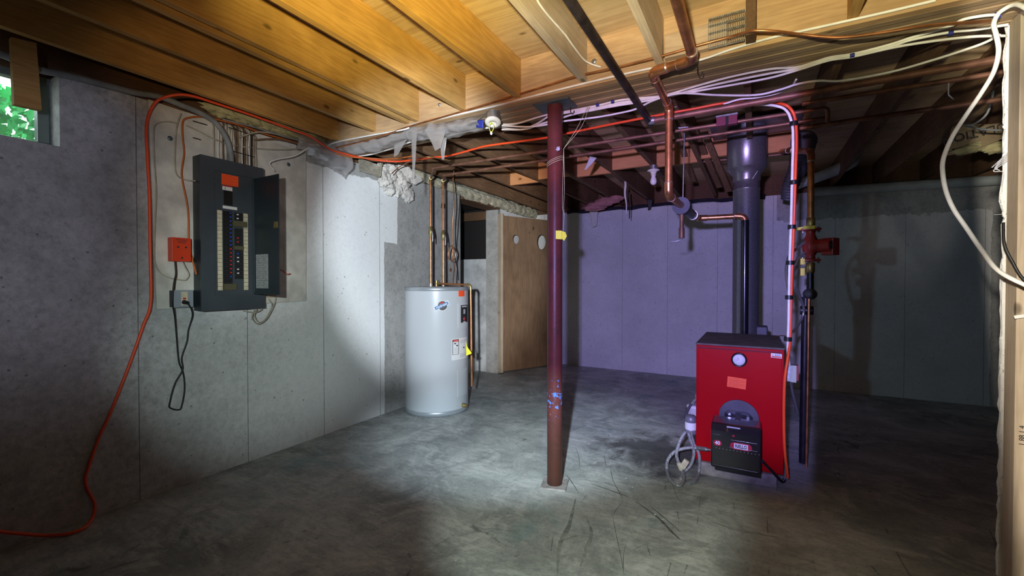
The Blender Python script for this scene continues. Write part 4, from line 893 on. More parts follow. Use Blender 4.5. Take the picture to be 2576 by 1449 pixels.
# orange oil line
orl = thing('orange_oil_line', (-3.03, 0.9, 0.02), 'long bright orange line from the floor over the panel and beam down to the boiler', 'hose')
op = path([(-2.97, -1.3, 0.012), (-2.98, -0.4, 0.012), (-3.0, 0.15, 0.03), (-60, 1325, 'X', -3.02), (0, 1337, 'X', -3.02), (47, 1342, 'X', -3.03), (115, 1347, 'Z', 0.015), (174, 1342, 'Z', 0.012), (214, 1326, 'Z', 0.012), (233, 1301, 'X', -3.03), (238, 1273, 'X', -3.05), (231, 1252, 'X', -3.055), (219, 1230, 'X', -3.058), (214, 1205, 'X', -3.058), (220.5, 1180, 'X', -3.058), (248, 1102, 'X', -3.058), (267, 1062, 'X', -3.058), (292, 1003, 'X', -3.055), (330, 905, 'X', -3.055), (360, 820, 'X', -3.05), (379, 762, 'X', -3.035),
           (378, 640, 'X', -3.03), (376, 500, 'X', -3.03), (371, 400, 'X', -3.03), (368, 330, 'X', -3.03), (374, 290, 'X', -3.025), (392, 257, 'X', -3.0), (420, 243, 'X', -2.96), (455, 238, 'X', -2.93), (490, 243, 'X', -2.91), (540, 259, 'X', -2.90), (640, 292, 'X', -2.90), (730, 325, 'X', -2.90), (780, 343, 'X', -2.88), (830, 375, 'Z', 2.29), (868, 387, 'Z', 2.285), (930, 400, 'Z', 2.285), (1000, 406, 'Z', 2.285), (1080, 397, 'Z', 2.29), (1128, 392, 'Z', 2.29), (1189, 376, 'Z', 2.30), (1224, 367, 'Z', 2.30), (1312, 355, 'Z', 2.30), (1376, 346, 'Z', 2.30), (1429, 335, 'Z', 2.30), (1520, 316, 'Z', 2.30), (1628, 295, 'Z', 2.30), (1698, 282, 'Z', 2.30), (1749, 273, 'Z', 2.305), (1810, 261, 'Z', 2.31), (1860, 256, 'Z', 2.31), (1920, 256, 'Z', 2.31), (1970, 262, 'Y', 2.86), (1992, 278, 'Y', 2.87), (2001, 304, 'Y', 2.88), (2004, 352, 'Y', 2.89), (2001, 441, 'Y', 2.9), (1998, 540, 'Y', 2.92), (1994, 640, 'Y', 2.94), (1990, 760, 'Y', 2.96), (1988, 850, 'Y', 2.97), (1982, 900, 'Y', 2.98), (1974, 960, 'Y', 2.98), (1972, 1050, 'Y', 2.99), (1974, 1130, 'Y', 3.0), (1982, 1202, 'Y', 3.05)])
MB().tube(spline(op, 7), 0.0078, 10).build('line', P_ORCAB, orl)
for px, py, y in ((2000, 311, 2.88), (2000, 459, 2.905), (1995, 571, 2.93), (1991, 661, 2.945), (1988, 748, 2.96), (1985, 853, 2.97)):
    c = PY(px, py, y) + V((-0.006, 0, 0)); MB().cyl(c + V((0, 0, -0.012)), c + V((0, 0, 0.012)), 0.020, n=14).build('black_tape_band', P_BLACK, orl)
cable('white_control_cable', path([(1900, 262, 'Z', 2.30), (1950, 266, 'Y', 2.86), (1978, 278, 'Y', 2.87), (1992, 310, 'Y', 2.88), (1995, 352, 'Y', 2.89), (1993, 441, 'Y', 2.90), (1990, 560, 'Y', 2.92), (1986, 680, 'Y', 2.94), (1984, 800, 'Y', 2.96), (1982, 880, 'Y', 2.985), (1986, 918, 'Y', 3.08)]), 0.0072, P_CABLE, 'white cable strapped beside the orange line down to the boiler switch box')

# ================================================================== plastic, insulation at beam end
def sheet(name, A, B, label, mat=P_FILM, **k):
    return tag(MB().loft(A, B, **k).build(name, mat, None, 0, 0.0006), label, 'plastic sheet')
sheet('plastic_sheet', path([(1035, 322, 'Y', 2.33), (1090, 312, 'Y', 2.33), (1150, 305, 'Y', 2.33), (1215, 288, 'Y', 2.34)]), path([(1040, 358, 'Y', 2.42), (1090, 352, 'Y', 2.42), (1150, 345, 'Y', 2.42), (1218, 325, 'Y', 2.40)]), 'crumpled clear plastic wrapped round the cables left of the lamp holder', bulge=(0, -0.07, -0.02), wr=0.022, seed=2, freq=16, nu=60, nv=18)
sheet('plastic_sheet', path([(800, 348, 'Y', 2.30), (870, 358, 'Y', 2.29), (950, 350, 'Y', 2.29), (1030, 328, 'Y', 2.29)]), path([(850, 380, 'Y', 2.36), (900, 388, 'Y', 2.38), (960, 380, 'Y', 2.40), (1036, 350, 'Y', 2.42)]), 'sagging translucent plastic between the wall corner and the beam end', bulge=(0, -0.03, -0.02), wr=0.018, seed=5, freq=14, nu=60, nv=14)
sheet('plastic_sheet', path([(740, 335, 'X', -2.94), (800, 350, 'X', -2.92), (880, 385, 'X', -2.92)]), path([(750, 372, 'X', -2.98), (790, 400, 'X', -3.0), (872, 449, 'X', -3.0)]), 'grey torn plastic flap hanging at the upper corner of the backer board', bulge=(0.04, 0, 0), wr=0.02, seed=9, tear=0.2, freq=14, nu=50, nv=18)
sheet('plastic_strip', path([(1034, 318, 'Y', 2.31), (1050, 319, 'Y', 2.31)]), path([(1039, 470, 'Y', 2.33), (1041, 472, 'Y', 2.33)]), 'long narrow plastic strip dangling straight down from the beam end', nu=5, nv=14, wr=0.004, seed=3)
sheet('plastic_flap', path([(1066, 322, 'Y', 2.31), (1120, 326, 'Y', 2.31)]), path([(1094, 380, 'Y', 2.30), (1108, 372, 'Y', 2.30)]), 'pointed shiny plastic flap hanging right of the dangling strip', nu=10, nv=8, wr=0.012, seed=4)
sheet('plastic_flap', path([(1106, 345, 'Y', 2.33), (1124, 345, 'Y', 2.33)]), path([(1110, 402, 'Y', 2.34), (1116, 402, 'Y', 2.34)]), 'small white torn plastic tail below the pointed flap', nu=6, nv=8, wr=0.006, seed=6)
sheet('plastic_flap', path([(992, 362, 'Y', 2.36), (1025, 350, 'Y', 2.36)]), path([(990, 395, 'Y', 2.36), (1000, 390, 'Y', 2.36)]), 'small torn plastic corner left of the dangling strip', nu=8, nv=6, wr=0.006, seed=8)
cable('white_cable', path([(840, 382, 'Z', 2.31), (880, 392, 'Z', 2.30), (930, 389, 'Z', 2.29), (990, 372, 'Z', 2.30), (1050, 352, 'Z', 2.30), (1110, 345, 'Z', 2.30), (1180, 330, 'Z', 2.30), (1235, 320, 'Z', 2.30)]), 0.0058, P_CABLE, 'white cable inside the crumpled plastic at the beam end')
ins = thing('white_insulation', tuple(PX(1000, 440, -3.0)), 'torn clump of dirty white fibreglass spilling over the wall top', 'insulation')
m = MB()
for k, (px, py, o_, sy, sz_) in enumerate(((955, 425, 0.03, 0.10, 0.05), (968, 445, 0.05, 0.07, 0.09), (985, 432, 0.05, 0.10, 0.08), (1005, 440, 0.04, 0.09, 0.09), (978, 462, 0.02, 0.055, 0.10), (1000, 468, 0.03, 0.06, 0.09), (1022, 440, 0.05, 0.10, 0.07), (1012, 462, 0.04, 0.07, 0.06))):
    m.blob(PX(px, py, XL + o_), (0.055, sy, sz_), k + 1, 0.55, 1.7, (44, 30))
m.build('fibre_mass', P_WFIB, ins)
m = MB()
m.blob(PX(1026, 490, XL + 0.03), (0.035, 0.075, 0.085), 41, 0.4, 1.6, (36, 24)); m.blob(PX(1018, 470, XL + 0.03), (0.03, 0.05, 0.06), 42, 0.4, 1.8, (30, 20))
m.build('hanging_tuft', P_WFIB, ins)
m = MB().loft([PX(1000, 413, -2.97), PX(1030, 420, -2.94), PX(1064, 452, -2.96)], [PX(1005, 448, -3.0), PX(1022, 456, -2.99), PX(1046, 464, -3.0)], wr=0.016, nu=26, nv=12, freq=12); m.build('paper_facing', P_WFIB, ins, 0, 0.008)
yi = thing('yellow_insulation', tuple(PX(650, 310, -3.1)), 'yellow fibreglass tucked along the wall top above the breaker panel', 'insulation')
m = MB()
for k in range(8):
    t_ = k / 7; m.blob(PX(560 + 240 * t_, 280 + 70 * t_, -3.09), (0.06, 0.12, 0.042), k + 60, 0.45, 1.8, (34, 22))
m.build('fibre_mass', P_YFIB, yi)
ri = thing('rim_insulation', (-3.1, 4.2, 2.3), 'cream fibreglass strip along the wall top above the bulkhead opening', 'insulation')
m = MB()
for k in range(16):
    t_ = k / 15; y = 3.45 + 2.62 * t_; m.blob((-3.03, y, 2.345 - 0.03 * t_), (0.05, 0.19, 0.05 if k < 5 else 0.075), k + 80, 0.35, 1.5, (40, 22))
m.build('fibre_mass', plain('cream_fibreglass', (0.50, 0.46, 0.33), 0.95, bump=0.8, bscale=25, var=0.3, vscale=9), ri)
tag(MB().box((-3.25, 4.22, 2.24), (-3.03, 5.07, 2.27)).build('lintel_board', W_DARK), 'thin dark board across the top of the bulkhead opening', 'board')
cable('thin_grey_wire', [(-2.98, 3.3, 2.42), (-2.975, 3.7, 2.385), (-2.97, 4.1, 2.37), (-2.96, 4.5, 2.345), (-2.95, 4.9, 2.355), (-2.95, 5.3, 2.35)], 0.004, P_GREYCAB, 'thin dark wire strung along the cream insulation')

# lamp holder on the beam end
lh = thing('lamp_holder', tuple(PY(1240, 310, 2.33)), 'white porcelain lamp holder without a bulb under the beam, wires dangling', 'lamp holder')
c = PY(1240, 300, 2.36)
MB().cyl(c + V((0, 0, 0.045)), c + V((0, 0, -0.012)), 0.046, n=8).build('octagon_box', P_STEEL, lh, 0.002)
ax = V((0.15, -0.35, -1)).normalized(); c2 = c + V((0, 0, -0.014))
MB().lathe(c2, ax, [(0.046, -0.004), (0.052, 0.004), (0.050, 0.012), (0.032, 0.018), (0.022, 0.016), (0.02, 0.004), (0.0, 0.004)]).build('porcelain_ring', P_PORC, lh)
MB().tube(spline([c2 + V((0, -0.01, 0)), c2 + V((-0.014, -0.02, -0.03)), c2 + V((-0.012, -0.02, -0.055)), c2 + V((0, -0.02, -0.075)), c2 + V((0.018, -0.02, -0.05)), c2 + V((0.012, -0.02, -0.022)), c2 + V((-0.008, -0.02, -0.02))], 5), 0.0022, 6).build('loose_wire', P_YTAG, lh)
MB().blob(c2 + V((0, -0.02, -0.08)), (0.008, 0.008, 0.011), 2, 0.1).build('wire_nut', P_WHITE, lh)
tag(MB().loft([PY(1200, 303, 2.33), PY(1214, 300, 2.33)], [PY(1198, 320, 2.335), PY(1216, 322, 2.335)], nu=6, nv=6, wr=0.01, seed=12).build('dark_tape_scrap', P_BTIE, None, 0, 0.001), 'dark blue tape scrap stuck on the plastic left of the lamp holder', 'tape')

# ================================================================== WATER HEATER
hx, hy, hr, hz = -2.752, 3.386, 0.3095, 1.206
wh = thing('water_heater', (hx, hy, 0), 'tall grey-white cylindrical electric water heater by the left wall', 'water heater')
MB().lathe((hx, hy, 0), (0, 0, 1), [(hr - 0.006, 0.035), (hr, 0.05), (hr, hz - 0.035)], 72).build('tank_jacket', P_TANK, wh)
MB().lathe((hx, hy, 0), (0, 0, 1), [(hr - 0.02, 0.002), (hr + 0.003, 0.006), (hr + 0.004, 0.042), (hr, 0.046)], 72).build('base_rim', P_RIM, wh)
MB().lathe((hx, hy, 0), (0, 0, 1), [(hr, hz - 0.038), (hr + 0.004, hz - 0.034), (hr + 0.004, hz - 0.003), (hr - 0.006, hz), (0.0, hz + 0.006)], 72).build('top_cap', P_RIM, wh)
def hang(px, py):
    """angle and height on the tank where a pixel ray meets it"""
    d = ray(px, py); a = d.x ** 2 + d.y ** 2; b_ = -2 * (d.x * hx + d.y * hy); c = hx ** 2 + hy ** 2 - hr ** 2
    disc = max(0, b_ * b_ - 4 * a * c); t = (-b_ - math.sqrt(disc)) / (2 * a); p = CAMP + d * t
    return math.atan2(p.y - hy, p.x - hx), p.z
def patch(a0, a1, z0, z1, t=0.002, n=8, ro=0.0):
    m = MB(); r0, r1 = hr + ro, hr + ro + t; vs = []
    for k in range(n + 1):
        a = a0 + (a1 - a0) * k / n
        for r, z in ((r0, z0), (r0, z1), (r1, z1), (r1, z0)): vs.append((hx + r * math.cos(a), hy + r * math.sin(a), z))
    fs = [(4 * k + j, 4 * k + (j + 1) % 4, 4 * k + 4 + (j + 1) % 4, 4 * k + 4 + j) for k in range(n) for j in range(4)] + [(0, 3, 2, 1), (4 * n, 4 * n + 1, 4 * n + 2, 4 * n + 3)]
    return m.add(vs, fs)
def pbox(x0, y0, x1, y1, name, mat, par, t=0.002, ro=0.0, **k):
    a0, z1 = hang(x0, y0); a1, _ = hang(x1, y0); _, z0 = hang(x0, y1)
    return patch(a0, a1, z0, z1, t, ro=ro).build(name, mat, par, **k)
ap = pbox(1152, 763, 1174.2, 826, 'access_panel', P_TANK, wh, 0.006)
bl = pbox(1158, 768, 1174.4, 812, 'black_label', P_INK, wh, 0.001, 0.0062)
a_, z_ = hang(1166.5, 802); nrm = V((math.cos(a_), math.sin(a_), 0)); tdr = V((-math.sin(a_), math.cos(a_), 0))
MB().lathe(V((hx, hy, z_)) + nrm * (hr + 0.0072), nrm, [(0.0, 0.0008), (0.018, 0.0008), (0.0185, 0)], 20).build('red_emblem', plain('emblem_red', (0.5, 0.06, 0.08), 0.5), bl)
MB().obox(V((hx, hy, z_ + 0.07)) + nrm * (hr + 0.0072), tdr * 0.016, V((0, 0, 1)) * 0.022, nrm * 0.0006).build('grey_emblem', P_SHREDS, bl)
text('BRADFORD', V((hx, hy, z_ + 0.118)) + nrm * (hr + 0.0078), tdr, (0, 0, 1), 0.017, P_LABEL, bl); text('WHITE', V((hx, hy, z_ - 0.030)) + nrm * (hr + 0.0078), tdr, (0, 0, 1), 0.015, P_LABEL, bl)
pbox(1151, 932, 1174.2, 998, 'access_panel', P_TANK, wh, 0.006)
ot = pbox(1153.5, 729, 1168, 746, 'orange_tag', P_ORLAB, wh, 0.0015)
lb = pbox(1136, 853, 1174, 907, 'warning_label', P_LABEL, wh, 0.0012)
pbox(1138, 855, 1154, 893, 'warning_frame', P_INK, lb, 0.0006, 0.0012); pbox(1139.2, 861, 1152.8, 892, 'warning_body', P_LABEL, lb, 0.0006, 0.0018); pbox(1139.2, 855.8, 1152.8, 860.5, 'warning_heading', P_RED, lb, 0.0006, 0.0018)
a_, z_ = hang(1146, 858.2); nrm = V((math.cos(a_), math.sin(a_), 0)); tdr = V((-math.sin(a_), math.cos(a_), 0))
text('WARNING', V((hx, hy, z_)) + nrm * (hr + 0.0030), tdr, (0, 0, 1), 0.011, P_LABEL, lb)
pbox(1142, 863.5, 1147, 866, 'print_marks', P_INK, lb, 0.0006, 0.0024); pbox(1147.5, 868, 1151.5, 871, 'print_marks', P_INK, lb, 0.0006, 0.0024); pbox(1165, 873, 1168, 876, 'print_marks', P_INK, lb, 0.0006, 0.0014)
for k in range(3): pbox(1141, 877 + 4.5 * k, 1151, 877.8 + 4.5 * k, 'print_lines', P_SHREDS, lb, 0.0006, 0.0024)
for k in range(9): pbox(1157, 856 + (2.2 * k if k < 4 else 34 + 2.2 * (k - 4)), 1172, 856.7 + (2.2 * k if k < 4 else 34 + 2.2 * (k - 4)), 'print_lines', P_SHREDS, lb, 0.0006, 0.0014)
# round logo sticker with slanted banner
a_, z_ = hang(1113, 769); nrm = V((math.cos(a_), math.sin(a_), 0)); tdr = V((-math.sin(a_), math.cos(a_), 0)); o0 = V((hx, hy, z_)) + nrm * (hr + 0.0005); U = V((0, 0, 1))
lg = MB().lathe(o0, nrm, [(0, 0.0022), (0.050, 0.0012), (0.052, -0.001)], 30)
bd = (tdr + U * 0.42).normalized(); bu = (U - tdr * 0.42).normalized()
lg.obox(o0 + nrm * 0.0008 - tdr * 0.008, bd * 0.074, bu * 0.023, nrm * 0.0016); lgo = lg.build('logo_sticker', P_LABEL, wh)
MB().lathe(o0 + nrm * 0.0012, nrm, [(0, 0.0018), (0.042, 0.0014), (0.043, 0)], 30).build('grey_disc', plain('sticker_grey', (0.13, 0.13, 0.13), 0.5), lgo)
MB().obox(o0 + nrm * 0.0034 - tdr * 0.008, bd * 0.066, bu * 0.015, nrm * 0.0006).build('blue_banner', plain('sticker_blue', (0.10, 0.24, 0.50), 0.4), lgo)
MB().obox(o0 + nrm * 0.0040 + U * 0.028 - tdr * 0.004, tdr * 0.016, U * 0.007, nrm * 0.0004).build('red_patch', P_REDINK, lgo)
text('Hydrojet', o0 + nrm * 0.0044 - tdr * 0.008, bd, bu, 0.030, P_LABEL, lgo, bold=0.0006)
MB().prism([PY(1175, 872, 3.14), PY(1187, 889, 3.12), PY(1173, 895, 3.13), PY(1172, 857, 3.15)], (0.0, 0.0012, 0)).build('yellow_tag', P_YTAG, wh)
a_, z_ = hang(1164, 1019); nrm = V((math.cos(a_), math.sin(a_), 0)); q = V((hx, hy, z_)) + nrm * hr
dvv = MB().cyl(q, q + nrm * 0.03, 0.020).cyl(q + nrm * 0.03, q + nrm * 0.05, 0.014).build('drain_valve', P_BRASS, wh)
# nipples and copper risers with ball valves
def topp(px, y): # pipe axis from pixel column and depth
    return PY(px, 600, y)
V1 = V((PY(1083.5, 600, 3.30).x, 3.30, 0)); V2 = V((PY(1115, 600, 3.42).x, 3.42, 0))
for i, (v_, ce, pyv) in enumerate(((V1, c1a, 583), (V2, c2a, 592))):
    zt = 2.25 if i == 0 else 2.25
    t = thing('copper_riser', (v_.x, v_.y, hz), ['left copper riser with ball valve above the water heater', 'right copper riser with ball valve above the water heater'][i], 'pipe', 'copper risers of the heater')
    MB().cyl((v_.x, v_.y, hz + 0.004), (v_.x, v_.y, zt), 0.0115, n=18).build('pipe_run', P_COPPER, t)
    MB().cyl((v_.x, v_.y, hz + 0.003), (v_.x, v_.y, hz + 0.03), 0.016, n=18).build('nipple', P_SOLDER, t)
    MB().tube(spline([V((v_.x, v_.y, zt - 0.03)), V((v_.x, v_.y, zt)), V((v_.x, v_.y, zt)) + (ce - V((v_.x, v_.y, zt))) * 0.12], 4), 0.0155, 14).build('elbow', P_BRASS, t)
    MB().tube([V((v_.x, v_.y, zt)), ce + V((0.02, 0, 0))], 0.0115, 14).build('branch_pipe', P_COPPERO, t)
    zv = PY(1083.5 if i == 0 else 1115, pyv, v_.y).z
    vb = MB().lathe((v_.x, v_.y, zv), (0, 0, 1), [(0.014, -0.05), (0.018, -0.045), (0.018, -0.028), (0.023, -0.02), (0.023, 0.02), (0.018, 0.028), (0.018, 0.045), (0.014, 0.05)], 16).build('ball_valve', P_BRASS, t)
    MB().cyl((v_.x, v_.y, zv), (v_.x + 0.03, v_.y - 0.03, zv), 0.008).build('stem', P_BRASS, vb)
    MB().tube(spline([V((v_.x + 0.028, v_.y - 0.03, zv + 0.004)), V((v_.x + 0.048, v_.y - 0.03, zv - 0.015)), V((v_.x + 0.050, v_.y - 0.03, zv - 0.10))], 4), 0.006, 8).build('lever', P_STEEL, vb)
# relief pipe
tp = thing('relief_pipe', (-2.6, 3.4, hz), 'brass relief valve with copper discharge pipe bending down beside the tank', 'pipe')
ra = V((PY(1098, 706, 3.36).x, 3.36, hz + 0.035)); rb = PY(1184, 712, 3.42)
MB().cyl((ra.x, ra.y, hz), (ra.x, ra.y, hz + 0.06), 0.016).cyl((ra.x, ra.y, hz + 0.03), (ra.x + 0.04, ra.y, hz + 0.03), 0.013).build('relief_valve', P_BRASS, tp)
MB().tube([V((ra.x + 0.0, ra.y, hz + 0.06)), V((ra.x - 0.012, ra.y, hz + 0.085))], 0.003, 6).build('lever', P_STEEL, tp)
fp, ar = fillet([V((ra.x + 0.03, ra.y, hz + 0.03)), V((rb.x, rb.y, hz + 0.018)), V((rb.x + 0.0, rb.y + 0.02, 0.25))], 0.03); MB().tube(fp, 0.0105, 14).build('pipe_run', P_COPPER, tp)
MB().tube([ar[0][0] + V((-0.02, 0, 0))] + ar[0] + [ar[0][-1] + V((0, 0, -0.02))], 0.0128, 14).build('elbow', P_BRASS, tp)
# soft copper tubing coil on the wall
cable('soft_copper_tube', path([(1143, 420, 'Y', 3.62), (1140, 450, 'Y', 3.62), (1141, 480, 'Y', 3.62), (1142, 520, 'Y', 3.62), (1139, 560, 'Y', 3.62), (1139, 600, 'Y', 3.62), (1141, 622, 'Y', 3.62), (1146, 636, 'Y', 3.62), (1144, 650, 'Y', 3.62), (1136, 655, 'Y', 3.62), (1128, 648, 'Y', 3.62), (1128, 632, 'Y', 3.62), (1134, 618, 'Y', 3.62), (1139, 625, 'Y', 3.61), (1138, 645, 'Y', 3.61), (1143, 670, 'Y', 3.6), (1141, 690, 'Y', 3.55), (1140, 712, 'Y', 3.5)]), 0.0055, P_COPPER, 'thin soft copper tube with a loop, hanging above the water heater', 'pipe')
cable('black_wire', path([(1159, 455, 'X', -3.05), (1156, 520, 'X', -3.05), (1152, 580, 'X', -3.05), (1149, 620, 'X', -3.05), (1153, 640, 'X', -3.04), (1150, 655, 'X', -3.04), (1153, 705, 'X', -3.05)]), 0.005, P_CORD, 'thin black wire down the wall edge beside the bulkhead opening', 'wire')
tag(MB().lathe(PX(1133, 679, XL + 0.001), (1, 0, 0), [(0, 0.004), (0.02, 0.004), (0.022, 0)], 18).build('rust_plug', plain('rust_spot', (0.22, 0.10, 0.06), 0.7)), 'round rusty form-tie plug in the wall above the heater', 'plug')
tag(MB().box((XL + 0.001, 3.86, 2.08), (XL + 0.02, 3.90, 2.13)).build('iron_tab', P_IRON), 'small dark iron tab at the wall top behind the risers', 'bracket')
# dangling copper ends at upper wall
cable('copper_tube_stub', path([(985, 437, 'X', -2.80), (1005, 420, 'X', -2.82), (1040, 402, 'Z', 2.27), (1075, 395, 'Z', 2.27), (1128, 402, 'Z', 2.27)]), 0.0045, P_COPPER, 'loose bent copper tube end over the white insulation', 'pipe')

# ================================================================== plywood door in the corner
D0, D1 = V((-3.045, 5.12, 0.02)), V((-2.60, 6.05, 0.02)); dd = (D1 - D0).normalized(); dn = V((dd.y, -dd.x, 0)); dlen = (D1 - D0).length; DH = 2.165
door = bpy.data.objects.new('door_1', None); COL.objects.link(door); door.location = D0; struct(door)
door['label'] = 'brown plywood door with two round holes leaning across the corner'
holes = []
for (px, py, r1, r2) in ((1297, 602, 0.056, 0.064), (1361, 609, 0.085, 0.108)):
    d = ray(px, py); t = (D0 - CAMP).dot(dn) / d.dot(dn); p = CAMP + d * t; holes.append(((p - D0).dot(dd), p.z, r1, r2))
# face with holes: outer rectangle split in strips around each hole
def door_face(off):
    m = []; return m
us = [0.0, (holes[0][0] + holes[1][0]) / 2, dlen]; md = MB()
def P3(u, z, o): return D0 + dd * u + dn * o + V((0, 0, z - D0.z))
for k, (hu, hz_, r1, r2) in enumerate(holes):
    u0, u1 = us[k], us[k + 1]; n = 32; za, zb_ = hz_ - 0.14, hz_ + 0.14
    for o_ in (0.0, 0.014):
        inner = [P3(hu + r1 * math.cos(2 * math.pi * i / n), hz_ + r2 * math.sin(2 * math.pi * i / n), o_) for i in range(n)]; outer = []
        for i in range(n):
            c, s_ = math.cos(2 * math.pi * i / n), math.sin(2 * math.pi * i / n)
            tx_ = ((u1 - hu) if c > 0 else (hu - u0)) / max(abs(c), 1e-6); tz = 0.14 / max(abs(s_), 1e-6); t = min(tx_, tz)
            outer.append(P3(hu + c * t, hz_ + s_ * t, o_))
        # add rectangle corners by snapping nearest outer vertex
        for cu, cz in ((u0, za), (u0, zb_), (u1, za), (u1, zb_)):
            cp = P3(cu, cz, o_); j = min(range(n), key=lambda i: (outer[i] - cp).length); outer[j] = cp
        md.add(inner + outer, [(i, (i + 1) % n, n + (i + 1) % n, n + i) for i in range(n)])
    a = [P3(hu + r1 * math.cos(2 * math.pi * i / n), hz_ + r2 * math.sin(2 * math.pi * i / n), 0) for i in range(n)]; b_ = [P3(hu + r1 * math.cos(2 * math.pi * i / n), hz_ + r2 * math.sin(2 * math.pi * i / n), 0.014) for i in range(n)]
    md.add(a + b_, [(i, (i + 1) % n, n + (i + 1) % n, n + i) for i in range(n)])
    for z0, z1 in ((0.02, za), (zb_, DH)): md.obox(P3((u0 + u1) / 2, (z0 + z1) / 2, 0.007), dd * (u1 - u0) / 2, V((0, 0, (z1 - z0) / 2)), dn * 0.007)
md.build('plywood_panel', W_DOOR, door)
MB().obox(P3(-0.022, 1.1, 0.02), dd * 0.020, V((0, 0, DH / 2)), dn * 0.045).build('edge_stile', W_STUD, door, 0.003)

# ================================================================== BOILER
bx0, bx1, by0, by1, bz0, bz1 = -0.335, 0.155, 3.07, 3.78, 0.083, 0.842
bo = thing('boiler', (-0.09, 3.4, 0), 'red oil-fired boiler with a black burner on its front', 'boiler')
MB().box((bx0, by0 + 0.004, bz0), (bx1, by1, bz1)).build('jacket', P_REDB, bo, 0.004)
MB().box((bx0 + 0.012, by0, bz0 + 0.006), (bx1 - 0.012, by0 + 0.006, bz1 - 0.02)).build('front_panel', P_REDB, bo, 0.002)
MB().box((bx0 - 0.003, by0 - 0.006, bz1), (bx1 + 0.003, by1 + 0.003, bz1 + 0.012)).build('top_lid', P_LIDB, bo, 0.003)
MB().box((bx0 + 0.012, by0 - 0.006, bz1 - 0.017), (bx1 - 0.014, by0 + 0.002, bz1 - 0.013)).box((bx0 + 0.012, by0 - 0.003, bz1 - 0.023), (bx1 - 0.014, by0 + 0.002, bz1 - 0.020)).build('trim_moulding', plain('boiler_trim', (0.28, 0.06, 0.10), 0.2, 0.6), bo, 0.001)
gc = PY(1859, 905, by0); ga = MB().lathe(gc, (0, -1, 0), [(0.0, 0.004), (0.034, 0.005), (0.038, 0.016), (0.044, 0.014), (0.046, 0.0), (0.046, -0.01)], 36).build('gauge_bezel', P_BLKGL, bo)
MB().lathe(gc + V((0, -0.0062, 0)), (0, -1, 0), [(0, 0.001), (0.034, 0.001), (0.0345, 0)], 36).build('gauge_face', P_LABEL, ga)
nd = MB(); g2 = gc + V((0, -0.008, 0))
nd.beam(g2, g2 + V((-0.020, 0, -0.001)), (0, 0, 1), 0.0016, 0.0008); nd.beam(g2 + V((0, 0, 0.006)), g2 + V((-0.010, 0, 0.014)), (0, 0, 1), 0.0022, 0.0008)
for k in range(24):
    a = math.radians(-150 + 300 * k / 23 + 90); nd.beam(g2 + V((0.027 * math.cos(a), 0, 0.027 * math.sin(a))), g2 + V((0.031 * math.cos(a), 0, 0.031 * math.sin(a))), (0.3, 0, 1), 0.0008, 0.0006)
nd.build('gauge_needles', P_INK, ga)
ol = MB().obox(PY(1853, 963, by0) + V((0, -0.0008, 0)), (0.0525, 0, -0.0035), (0, 0.0008, 0), (0.002, 0, 0.033)).build('orange_tag', P_ORLAB, bo)
pl_ = MB(); c = PY(1853, 963, by0)
for k in range(7): pl_.box((c.x - 0.045, by0 - 0.0024, c.z + 0.022 - k * 0.008), (c.x + (0.045 if k % 3 else 0.01), by0 - 0.0016, c.z + 0.0232 - k * 0.008))
pl_.build('print_lines', plain('tag_print', (0.45, 0.03, 0.02), 0.6), ol)
c = PY(1953, 895, by0); bs = MB().obox(c + V((0, -0.001, 0)), (0.0285, 0, -0.001), (0, 0.001, 0), (0.0, 0, 0.0135)).build('brand_label', P_LABEL, bo, 0.001)
text('BIASI', c + V((0.006, -0.0022, 0.0042)), (1, 0, 0), (0, 0, 1), 0.013, P_BTIE, bs, bold=0.0002)
text('\u25b2', c + V((-0.018, -0.0022, 0.0042)), (1, 0, 0), (0, 0, 1), 0.009, P_REDINK, bs)
MB().box((c.x - 0.025, by0 - 0.0024, c.z - 0.010), (c.x + 0.025, by0 - 0.0018, c.z - 0.003)).build('caption_bar', P_REDINK, bs)
# burner opening
fc = PY(1858, 1048, by0 - 0.002); r = 0.112
poly = [fc + V((r * math.cos(math.radians(a)), 0, r * 0.95 * math.sin(math.radians(a)))) for a in range(0, 181, 9)] + [fc + V((-r, 0, -0.05)), fc + V((r, 0, -0.05))]
MB().prism(poly, (0, -0.012, 0)).build('burner_door', P_CAST, bo, 0.002)
f2 = fc + V((0, -0.012, 0)); poly = [f2 + V(p) for p in ((-0.078, 0, -0.05), (-0.078, 0, 0.018), (-0.06, 0, 0.036), (0.052, 0, 0.036), (0.078, 0, 0.010), (0.078, 0, -0.05))]
fl = MB().prism(poly, (0, -0.014, 0)).build('burner_flange', P_IRON, bo, 0.002)
for dx, dz in ((-0.05, 0.018), (0.052, 0.008)):
    MB().cyl(f2 + V((dx, -0.014, dz)), f2 + V((dx, -0.030, dz)), 0.009, n=6).build('bolt', P_STEEL, fl)
MB().cyl(fc + V((-0.002, 0, -0.035)), fc + V((-0.002, -0.12, -0.035)), 0.045).build('blast_tube', P_CAST, bo)
